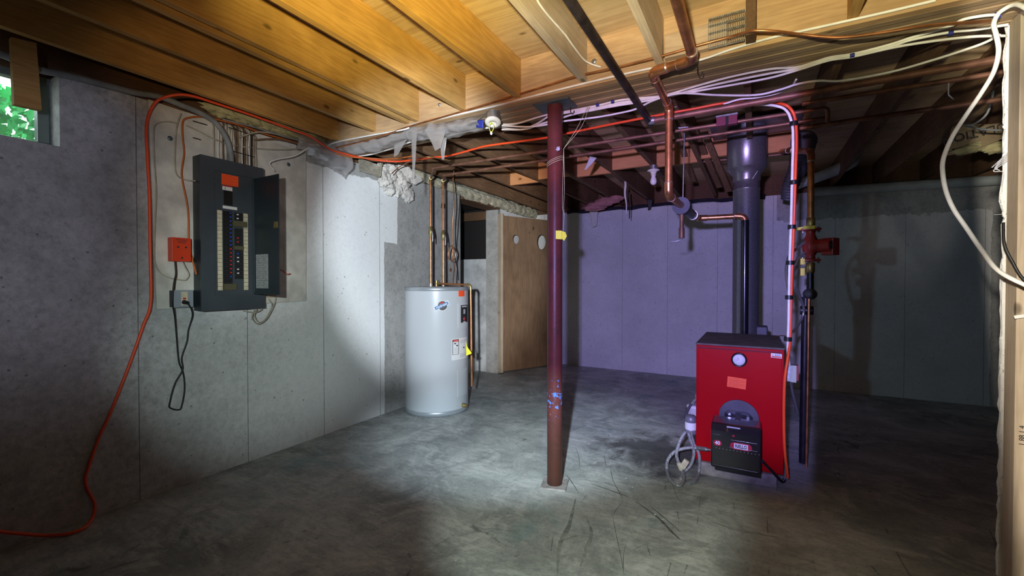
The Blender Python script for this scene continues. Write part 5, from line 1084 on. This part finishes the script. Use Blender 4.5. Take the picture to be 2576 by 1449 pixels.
# burner cover
yf = 2.84; tl, tr_, br_, bl_ = PY(1787, 1078, yf), PY(1916, 1098, yf), PY(1914, 1192, yf), PY(1789, 1174, yf)
xl, xr = (tl.x + bl_.x) / 2, (tr_.x + br_.x) / 2; zt, zb = (tl.z + tr_.z) / 2, (bl_.z + br_.z) / 2
bc = MB(); prof = [(yf, zb), (yf, zt - 0.004), (yf + 0.025, zt + 0.035), (yf + 0.17, zt + 0.040), (yf + 0.17, zb - 0.01), (yf + 0.02, zb - 0.01)]
bc.prism([(xl, y, z) for y, z in prof], (xr - xl, 0, 0)); bco = bc.build('burner_cover', P_BLKGL, bo, 0.008)
MB().box((xl + 0.02, yf + 0.03, zb - 0.03), (xr - 0.002, yf + 0.16, zb - 0.011)).build('burner_base', P_IRON, bo)
rb_ = MB()
for z_, x_a, x_b in ((zt - 0.048, xl + 0.108, xr - 0.02), (zt - 0.092, xl + 0.10, xr - 0.02), (zt - 0.028, xl + 0.008, xl + 0.052), (zt - 0.072, xl + 0.008, xl + 0.04), (zb + 0.010, xl + 0.010, xr - 0.018)):
    rb_.cyl((x_a, yf, z_), (x_b, yf, z_), 0.0028, n=8)
rb_.build('cover_ribs', P_BLKGL, bco)
dt = MB()
for k in range(13): dt.box((xl + 0.028 + k * 0.0185, yf - 0.0015, zt - 0.110), (xl + 0.031 + k * 0.0185, yf + 0.001, zt - 0.107))
dt.build('vent_dots', P_CREAM, bco)
def capsule(c, w, h, y, mat, par, name):
    n = 10; pts = [V((c.x + (w / 2 - h / 2) + h / 2 * math.cos(math.radians(a)), y, c.z + h / 2 * math.sin(math.radians(a)))) for a in range(-90, 91, 18)] + [V((c.x - (w / 2 - h / 2) + h / 2 * math.cos(math.radians(a)), y, c.z + h / 2 * math.sin(math.radians(a)))) for a in range(90, 271, 18)]
    return MB().prism(pts, (0, -0.0016, 0)).build(name, mat, par)
P_EMB = plain('emblem_crimson', (0.42, 0.012, 0.035), 0.4)
c = PY(1864, 1124, yf); cap = capsule(V((c.x, 0, c.z)), 0.112, 0.040, yf, P_EMB, bco, 'name_badge')
nb = MB().box((c.x - 0.036, yf - 0.0026, c.z - 0.0155), (c.x + 0.036, yf - 0.0016, c.z + 0.0155)).build('name_plate', P_LABEL, cap, 0.0004)
text('RIELLO', V((c.x, yf - 0.0032, c.z)), (1, 0, 0), (0, 0, 1), 0.0235, P_INK, nb, bold=0.0007, sx=0.82, sy=1.15)
c = PY(1805, 1114, yf); cap = capsule(V((c.x, 0, c.z)), 0.046, 0.034, yf, P_EMB, bco, 'number_badge')
text('40', V((c.x, yf - 0.0024, c.z)), (1, 0, 0), (0, 0, 1), 0.028, P_LABEL, cap, bold=0.0009)
c = PY(1845, 1097, yf); MB().lathe(c, (0, -1, 0), [(0, 0.002), (0.006, 0.002), (0.007, 0)], 12).build('reset_lamp', P_EMB, bco)
MB().box((xl + 0.085, yf + 0.012, zt + 0.018), (xl + 0.155, yf + 0.014, zt + 0.026)).build('paper_strip', P_SHREDS, bco)
# concrete block under it
bk = MB(); b0 = PZ(1765, 1195, 0); bk.box((-0.305, 3.05, 0.0), (0.122, 3.72, bz0 - 0.002))
tag(bk.build('concrete_block', P_BLOCK, None, 0.006), 'flat concrete block under the red boiler', 'block')
# flue
fx_, fy_ = -0.069, 4.05
flu = thing('flue_pipe', (fx_, fy_, 0.6), 'galvanised flue pipe rising behind the boiler into a wider collar', 'flue')
MB().lathe((fx_, fy_, 0), (0, 0, 1), [(0.098, 0.75), (0.098, 2.00), (0.101, 2.003), (0.101, 2.012), (0.098, 2.016), (0.098, 2.08)], 40).build('lower_pipe', P_FLUE, flu)
MB().lathe((fx_, fy_, 0), (0, 0, 1), [(0.098, 2.07), (0.103, 2.08), (0.103, 2.12), (0.135, 2.17), (0.146, 2.18), (0.146, 2.42), (0.146, SZ - 0.01)], 40).build('upper_collar', P_FLUE, flu)
MB().box((-0.09, 4.0, 0.70), (0.09, 4.14, 0.895)).build('base_fitting', P_CAST, flu, 0.01)
MB().beam(PY(1893, 450, 3.93), PY(1906, 430, 3.93), (0, 0, 1), 0.003, 0.002).build('strap', P_STEEL, flu)
tag(MB().box((-0.33, 3.86, 2.50), (0.30, 4.25, 2.53)).build('sheet_metal_plate', plain('sheet_metal', (0.20, 0.20, 0.23), 0.4, 0.6, var=0.2)), 'bluish sheet metal fire stop between the joists round the flue', 'plate')
# filter and hoses
ft = thing('oil_filter', (-0.40, 3.1, 0.3), 'grey oil filter canister with label hanging at the left side of the boiler', 'filter')
P_FILT = plain('filter_grey', (0.22, 0.22, 0.25), 0.4, 0.3)
c = PY(1738, 1060, 3.12)
MB().lathe((c.x, c.y, 0), (0, 0, 1), [(0.0, c.z + 0.045), (0.025, c.z + 0.042), (0.036, c.z + 0.03), (0.039, c.z + 0.008), (0.036, c.z), (0.036, c.z - 0.055), (0.040, c.z - 0.06), (0.040, c.z - 0.08), (0, c.z - 0.085)], 28).build('canister', P_FILT, ft)
MB().lathe((c.x, c.y, 0), (0, 0, 1), [(0.0372, c.z - 0.002), (0.0376, c.z - 0.004), (0.0376, c.z - 0.048), (0.0372, c.z - 0.05)], 28).build('paper_label', P_LABEL, ft)
for dx in (-0.03, 0.015): MB().cyl((c.x + dx, c.y - 0.01, c.z - 0.08), (c.x + dx - 0.008, c.y - 0.012, c.z - 0.105), 0.011, n=8).build('fitting', P_STEEL, ft)
f3 = thing('steel_oil_canister', (-0.38, 3.3, 0.3), 'white steel canister with fittings half hidden behind the boiler edge', 'filter')
c = PY(1748, 1040, 3.34)
MB().lathe((c.x, c.y, 0), (0, 0, 1), [(0, c.z - 0.06), (0.05, c.z - 0.06), (0.052, c.z + 0.045), (0.056, c.z + 0.05), (0.05, c.z + 0.06), (0, c.z + 0.062)], 26).build('canister', P_LABEL, f3)
MB().cyl((c.x - 0.02, c.y - 0.03, c.z + 0.06), (c.x + 0.01, c.y - 0.03, c.z + 0.11), 0.014, n=10).cyl((c.x + 0.012, c.y - 0.03, c.z + 0.05), (c.x + 0.012, c.y - 0.03, c.z + 0.15), 0.008, n=10).build('fitting', P_STEEL, f3)
MB().tube(spline([V((c.x - 0.02, c.y - 0.04, c.z + 0.075)), V((c.x - 0.045, c.y - 0.07, c.z + 0.02)), V((c.x - 0.05, c.y - 0.1, c.z - 0.02))], 5), 0.009, 10).build('link_pipe', P_CAST, f3)
GH = 'braided oil hoses beside the boiler'
def hose(pts, y, label, fit=True):
    t = thing('braided_hose', tuple(PY(pts[0][0], pts[0][1], y)), label, 'hose', GH)
    def pt(i, a, b_):
        p = PY(a, b_, y + 0.006 * math.sin(i)); return p if p.z > 0.012 else PZ(a, b_, 0.012)
    MB().tube(spline([pt(i, a, b_) for i, (a, b_) in enumerate(pts)], 6), 0.0105, 12).build('hose_body', P_BRAID, t)
    return t
h1 = hose([(1756, 1127), (1727, 1127), (1698, 1136), (1680, 1157), (1678, 1182), (1685, 1205), (1704, 1221), (1717, 1216), (1721, 1200), (1713, 1180), (1706, 1161), (1702, 1140), (1711, 1109), (1724, 1086)], 2.99, 'braided grey hose looping from the burner to the oil filter')
a, b_ = PY(1756, 1127, 2.98), PY(1788, 1132, 2.90)
MB().cyl(a, a.lerp(b_, 0.7), 0.013, n=8).build('hose_fitting', P_STEEL, h1); MB().cyl(a.lerp(b_, 0.7), b_, 0.006, n=8).build('hose_tip', P_SOLDER, h1)
h2 = hose([(1739, 1086), (1740, 1099), (1746, 1118), (1757, 1138), (1760, 1163), (1757, 1190), (1748, 1209), (1733, 1215)], 3.05, 'braided hose curving down along the boiler corner to the floor')
h3 = hose([(1731, 1087), (1737, 1107), (1745, 1130), (1744, 1153), (1735, 1174), (1721, 1188), (1713, 1204)], 3.03, 'braided hose between the other two, with a beige sleeve')
MB().beam(PY(1716, 1176, 2.97), PY(1728, 1158, 2.97), (0, 1, 0), 0.022, 0.034).build('beige_sleeve', P_CREAM, h3)
MB().cyl(PY(1707, 1164, 2.985), PY(1714, 1182, 2.985), 0.015, n=10).build('beige_sleeve', P_CREAM, h1)
cable('burner_power_cord', path([(1918, 1160, 'Y', 2.88), (1925, 1168, 'Y', 2.92), (1935, 1178, 'Y', 2.98), (1948, 1192, 'Y', 3.0), (1958, 1203, 'Y', 3.02), (1968, 1212, 'Y', 3.04), (1974, 1204, 'Y', 3.05)]), 0.0085, P_IRON, 'dark flexible power lead from the burner to the floor at the right', 'cord')

# ================================================================== right of the boiler
aq = thing('boiler_switch_box', (0.2, 3.2, 0.7), 'grey-green junction box with red switch plate at the right of the boiler', 'box')
p = PY(1980, 918, 3.10); q = PY(2003, 962, 3.10)
MB().box((p.x, 3.10, q.z), (q.x, 3.16, p.z)).build('box_body', P_STEEL, aq, 0.002)
MB().box((p.x + 0.016, 3.094, q.z), (q.x, 3.0995, p.z)).build('side_plate', P_GREEN, aq)
MB().box((q.x + 0.001, 3.11, q.z + 0.008), (q.x + 0.012, 3.15, p.z)).build('red_plate', P_PUMP, aq)
for k in range(3): MB().cyl((p.x + 0.008, 3.0995, q.z + 0.018 + 0.032 * k), (p.x + 0.008, 3.094, q.z + 0.018 + 0.032 * k), 0.008, n=14).build('knockout', P_STEEL, aq)
cable('flex_conduit', path([(1990, 965, 'Y', 3.13), (1993, 985, 'Y', 3.16), (1999, 1010, 'Y', 3.2), (2006, 1038, 'Y', 3.25)]), 0.009, P_FLEX, 'grey flexible conduit hanging from the boiler switch box', 'conduit')
cable('thin_sensor_wire', path([(1940, 852, 'Y', 3.5), (1960, 845, 'Y', 3.3), (1978, 846, 'Y', 3.1), (1984, 855, 'Y', 3.05)]), 0.003, P_COPPERO, 'thin brown wire curving over the boiler top edge', 'wire')
ax_, ay_ = 0.325, 3.56
ps = thing('circulator_pump', (ax_, ay_, 1.48), 'red circulator pump on the vertical pipe right of the boiler', 'pump')
zt = PY(2036, 600, ay_).z; zf0 = PY(2036, 578, ay_).z; zf1 = PY(2036, 655, ay_).z; zm = PY(2036, 620, ay_).z
MB().lathe((ax_, ay_, 0), (0, 0, 1), [(0.03, zf1 + 0.01), (0.026, zf1 + 0.03), (0.044, zm - 0.035), (0.05, zm), (0.044, zm + 0.035), (0.026, zf0 - 0.03), (0.03, zf0 - 0.01)], 24).build('volute', P_PUMP, ps)
MB().cyl((ax_, ay_, zm), (ax_ + 0.11, ay_ - 0.07, zm), 0.045, n=28).build('motor', P_PUMP, ps, 0.003)
MB().cyl((ax_ + 0.11, ay_ - 0.07, zm), (ax_ + 0.118, ay_ - 0.075, zm), 0.030, n=24).build('motor_cap', P_IRON, ps)
MB().obox((ax_ + 0.105, ay_ - 0.035, zm - 0.008), (0.030, -0.019, 0), (0.022, 0.034, 0), (0, 0, 0.056)).build('terminal_box', P_PUMP, ps, 0.004)
for z_ in (zf0, zf1):
    f_ = MB().obox((ax_, ay_, z_), (0.058, 0, 0), (0, 0.03, 0), (0, 0, 0.008)).build('flange', P_PUMP, ps, 0.004)
    for s_ in (-1, 1): MB().cyl((ax_ + 0.044 * s_, ay_, z_ - 0.02), (ax_ + 0.044 * s_, ay_, z_ + 0.02), 0.007, n=8).build('bolt', P_STEEL, f_)
def ballv(z, lbl, hdz):
    t = thing('isolation_valve', (ax_, ay_, z), lbl, 'valve', 'valves above and below the pump')
    MB().lathe((ax_, ay_, 0), (0, 0, 1), [(0.022, z - 0.035), (0.026, z - 0.03), (0.026, z + 0.03), (0.022, z + 0.035)], 14).build('valve_body', P_BRASS, t)
    return t
t = ballv(zf0 + 0.045, 'brass valve with yellow handles above the red pump', 0)
c = PY(2036, 572, ay_ - 0.04); MB().obox(c, (0.033, 0, 0), (0, 0.006, 0), (0, 0, 0.011)).build('handle', P_YEL, t, 0.002)
c = PY(2007, 576, ay_ - 0.02); MB().obox(c, (0.028, 0, 0.004), (0, 0.006, 0), (0, 0, 0.010)).build('handle', P_YEL, t, 0.002)
t = ballv(zf1 - 0.05, 'brass valve with yellow handles below the red pump', 0)
c = PY(2019, 658, ay_ - 0.04); MB().obox(c, (0.013, 0, 0), (0, 0.006, 0), (0, 0, 0.021)).build('handle', P_YEL, t, 0.002)
c = PY(2019, 684, ay_ - 0.04); MB().obox(c, (0.013, 0, 0), (0, 0.006, 0), (0, 0, 0.026)).build('handle', P_YEL, t, 0.002)
pipe('pump_copper_pipe', [(ax_, ay_, zf0 + 0.07), (ax_ - 0.002, ay_, PY(2036, 382, ay_).z), (ax_ - 0.10, ay_ + 0.35, PY(2010, 374, 3.9).z), (0.18, 4.4, PY(1990, 378, 4.4).z)], 0.020, P_COPPER, 'vertical copper pipe rising from the pump valve to an elbow', None, 0.035, P_COPPER, P_SOLDER)
t = thing('pump_lower_pipe', (ax_, ay_, 0), 'black pipe dropping from the lower pump valve to the floor', 'pipe')
z1_ = zf1 - 0.085; z2_ = PY(2036, 740, ay_).z
MB().cyl((ax_, ay_, z2_ + 0.03), (ax_, ay_, z1_), 0.021, n=18).build('upper_run', P_IRON, t); MB().cyl((ax_ - 0.03, ay_ + 0.03, 0.0), (ax_ - 0.022, ay_ + 0.03, z2_ - 0.02), 0.024, n=18).build('lower_run', P_IRON, t)
MB().lathe((ax_, ay_, z2_), (0.1, -1, 0), [(0, 0.05), (0.03, 0.048), (0.036, 0.03), (0.038, -0.03)], 20).build('check_valve', P_CAST, t)
MB().cyl((ax_ - 0.055, ay_ + 0.01, PY(2028, 781, ay_).z), (ax_ + 0.02, ay_ + 0.01, PY(2028, 781, ay_).z), 0.03, n=12).build('clamp', P_IRON, t)
pipe('thin_drain_copper', [(ax_ - 0.008, ay_ - 0.03, z2_ - 0.03), (ax_ - 0.016, ay_ - 0.04, 0.001)], 0.0085, P_COPPER, 'thin copper pipe running straight down to the floor right of the boiler')
GF = 'flexible conduits behind the orange line'
cable('flex_conduit', path([(2030, 605, 'Y', 3.54), (2005, 625, 'Y', 3.5), (1985, 645, 'Y', 3.4), (1978, 680, 'Y', 3.35), (1982, 720, 'Y', 3.3), (1988, 745, 'Y', 3.25)]), 0.009, P_FLEX, 'ribbed conduit bulging left of the orange line at pump height', 'conduit', GF)
cable('flex_conduit', path([(2030, 632, 'Y', 3.54), (2008, 650, 'Y', 3.5), (1996, 665, 'Y', 3.4)]), 0.007, P_FLEX, 'short conduit from the pump down to the orange line', 'conduit', GF)
cable('flex_conduit', path([(2002, 722, 'Y', 3.4), (2012, 745, 'Y', 3.45), (2022, 775, 'Y', 3.5), (2018, 800, 'Y', 3.5), (2004, 822, 'Y', 3.4), (1992, 838, 'Y', 3.2)]), 0.008, P_FLEX, 'pale conduit bowing right through the black clamp', 'conduit', GF)
# flexible duct, drain pipes at the back right
fd = MB(); pts = spline([PZ(2022, 356, JZ + 0.03), PY(2015, 395, 4.6), PY(2005, 430, 4.7), PY(1988, 470, 4.8), PY(1982, 500, 4.85)], 12)
fd.tube(pts, 0.06, 18, radii=[0.085 * (1.0 + (0.10 if i % 3 == 0 else 0)) * (1 - 0.35 * i / len(pts)) for i in range(len(pts))]); tag(fd.build('flexible_duct', P_CAST), 'ribbed grey flexible duct curving down behind the orange line', 'duct')
dp = thing('drain_pipe', (0.5, 6.0, 2.2), 'pale grey drain pipe running along the top of the back wall', 'pipe')
MB().cyl(PY(2042, 483, 6.02), PY(2640, 445, 6.02), 0.05, n=20).build('pipe_run', P_PVC, dp)
MB().tube(spline([PY(2150, 380, 5.3), PY(2145, 405, 5.4), PY(2110, 425, 5.6), PY(2045, 450, 5.8), PY(1990, 470, 6.0)], 8), 0.055, 16).build('sloping_branch', P_PVC, dp)
for px, lb in ((2142, 'dark'),):
    MB().cyl(PY(2140, 402, 5.35), PY(2156, 370, 5.3), 0.062, n=18).build('coupling', P_PVC, dp)
dm_ = thing('damper_actuator', tuple(PY(1842, 297, 3.0)), 'dark red box with black middle mounted on the copper lines', 'actuator')
c = PY(1828, 300, 2.98); MB().box((c.x - 0.058, 2.98, c.z - 0.032), (c.x + 0.058, 3.02, c.z + 0.02)).build('housing', plain('damper_red', (0.16, 0.02, 0.04), 0.45), dm_, 0.002)
MB().box((c.x - 0.06, 2.975, c.z + 0.02), (c.x + 0.06, 3.02, c.z + 0.030)).build('silver_top', P_STEEL, dm_); MB().box((c.x - 0.006, 2.972, c.z - 0.034), (c.x + 0.010, 2.9795, c.z + 0.016)).build('black_band', P_BLACK, dm_)
# bulb lamp on far joist
bl = thing('light_bulb_fixture', tuple(PY(1644, 420, 4.0)), 'white bulb in a porcelain holder below a far joist', 'lamp')
c = PY(1644, 428, 4.25)
MB().cyl((c.x, c.y, JZ - 0.001), c, 0.037, n=16).build('ceiling_box', P_STEEL, bl)
MB().lathe(c, (0, 0, -1), [(0.0, -0.002), (0.055, 0.0), (0.057, 0.006), (0.035, 0.014), (0.024, 0.03), (0.022, 0.053), (0.0, 0.053)], 24).build('porcelain_holder', P_PORC, bl)
MB().lathe(c, (0, 0, -1), [(0.017, 0.048), (0.019, 0.065), (0.027, 0.09), (0.030, 0.108), (0.025, 0.128), (0.012, 0.138), (0, 0.140)], 24).build('bulb', P_BULB, bl)
# shreds hanging from joists
GS = 'torn scraps hanging from the far joists'
for i, (a, b_, y, w_, mt, lb) in enumerate((((1490, 395), (1473, 428), 3.3, 8, P_SHREDS, 'light scrap of film hanging from a copper line right of the column'), ((1492, 515), (1497, 572), 4.6, 13, P_DRYP, 'grey torn scrap hanging above the back wall near the column'), ((1573, 455), (1576, 540), 4.6, 3, P_DRYP, 'thin strip hanging left of the bulb'), ((1583, 480), (1584, 552), 4.8, 2, P_INK, 'thin dark strip hanging left of the bulb'), ((1635, 500), (1633, 528), 4.8, 8, P_INK, 'dark torn scrap right below the bulb'), ((1697, 250), (1703, 272), 2.9, 8, P_SHREDS, 'white foil scrap beside the copper drop above the orange line'), ((1720, 318), (1724, 330), 3.1, 14, P_SHREDS, 'curled white scrap where the steel rod meets the copper line'))):
    if i not in (0, 5, 6): y = min(6.0, PZ(a[0], a[1], JZ - 0.002).y)
    m = MB().loft([PY(a[0] - w_, a[1], y), PY(a[0] + w_, a[1] + 2, y)], [PY(b_[0] - w_ * 0.5, b_[1], y), PY(b_[0] + w_ * 0.3, b_[1] - 3, y)], nu=6, nv=8, wr=0.012, seed=i + 20)
    tag(m.build('hanging_scrap', mt, None, 0, 0.001), lb, 'scrap', GS)
# dark film strip along the back wall top
m = MB().loft([V((-2.45, 6.08, 2.30)), V((-1.2, 6.08, 2.31)), V((0.1, 6.08, 2.31))], [V((-2.45, 6.05, 2.25)), V((-1.2, 6.04, 2.26)), V((0.1, 6.05, 2.25))], nu=50, nv=8, wr=0.03, seed=31, freq=6)
tag(m.build('plastic_film_strip', P_FOILD, None, 0, 0.002), 'crumpled dark plastic film along the top of the back wall', 'plastic sheet')
m = MB()
for k in range(4): m.blob(PY(1495 + k * 14, 522 - k * 7, 5.6), (0.16, 0.06, 0.045), k + 5, 0.3, 1.6, (34, 22))
tag(m.build('pink_insulation', P_PFIB), 'pinkish fibreglass scrap above the back wall right of the column', 'insulation')
# kraft faced insulation at right
ki = thing('kraft_insulation', tuple(PY(2450, 340, 4.6)), 'brown kraft-faced insulation sagging between the joists near the stud', 'insulation')
MB().loft([PY(2395, 320, 4.5), PY(2450, 308, 4.4), (PY(2540, 300, 4.3))], [PY(2378, 388, 4.5), PY(2450, 375, 4.4), PY(2540, 335, 4.3)], nu=24, nv=10, wr=0.04, seed=40, freq=4).build('paper_facing', P_KRAFT, ki, 0, 0.004)
m = MB()
for k, (px, py) in enumerate(((2430, 378), (2450, 372), (2465, 366), (2495, 368), (2512, 376))): m.blob(PY(px, py, 4.42), (0.07, 0.05, 0.03), k + 15, 0.5, 2.4, (14, 10))
m.build('fibre_mass', P_YFIB, ki)
text('INSULATION', PY(2478, 329, 4.28), (-1, 0.1, -0.18), (0.1, 0, -1), 0.075, P_INK, ki)
yw_ = PZ(2387, 203, 2.22).y; cable('thin_hanging_wire', path([(2387, 200, 'Y', yw_), (2386, 235, 'Y', yw_), (2390, 242, 'Y', yw_), (2400, 250, 'Y', yw_)]), 0.003, P_SHREDS, 'short frayed white wire hanging below the right copper pipes', 'wire')
cable('grey_loop_cable', path([(2500, 215, 'Y', 3.6), (2494, 255, 'Y', 3.6), (2480, 290, 'Y', 3.6), (2450, 312, 'Y', 3.7), (2430, 316, 'Y', 3.8), (2470, 325, 'Y', 3.9), (2520, 328, 'Y', 3.9)]), 0.006, P_GREYCAB, 'grey cable looping in the dark left of the stud')

# floor bits: one loose scatter of paint chips nobody could count
m = MB(); rr = random.Random(9)
for k in range(110):
    p = V((rr.uniform(-2.9, 0.6), rr.uniform(1.3, 5.6), 0.001)); s_ = rr.uniform(0.002, 0.006); a = rr.uniform(0, 6.3)
    m.add([p + V((math.cos(a + t) * s_, math.sin(a + t) * s_ * rr.uniform(0.5, 1), 0.002 * (t > 2))) for t in (0, 1.4, 3.0, 4.4)], [(0, 1, 2, 3)])
o = tag(m.build('paint_chips', P_LABEL), 'tiny white paint chips scattered over the concrete floor', 'debris', None, 'stuff')
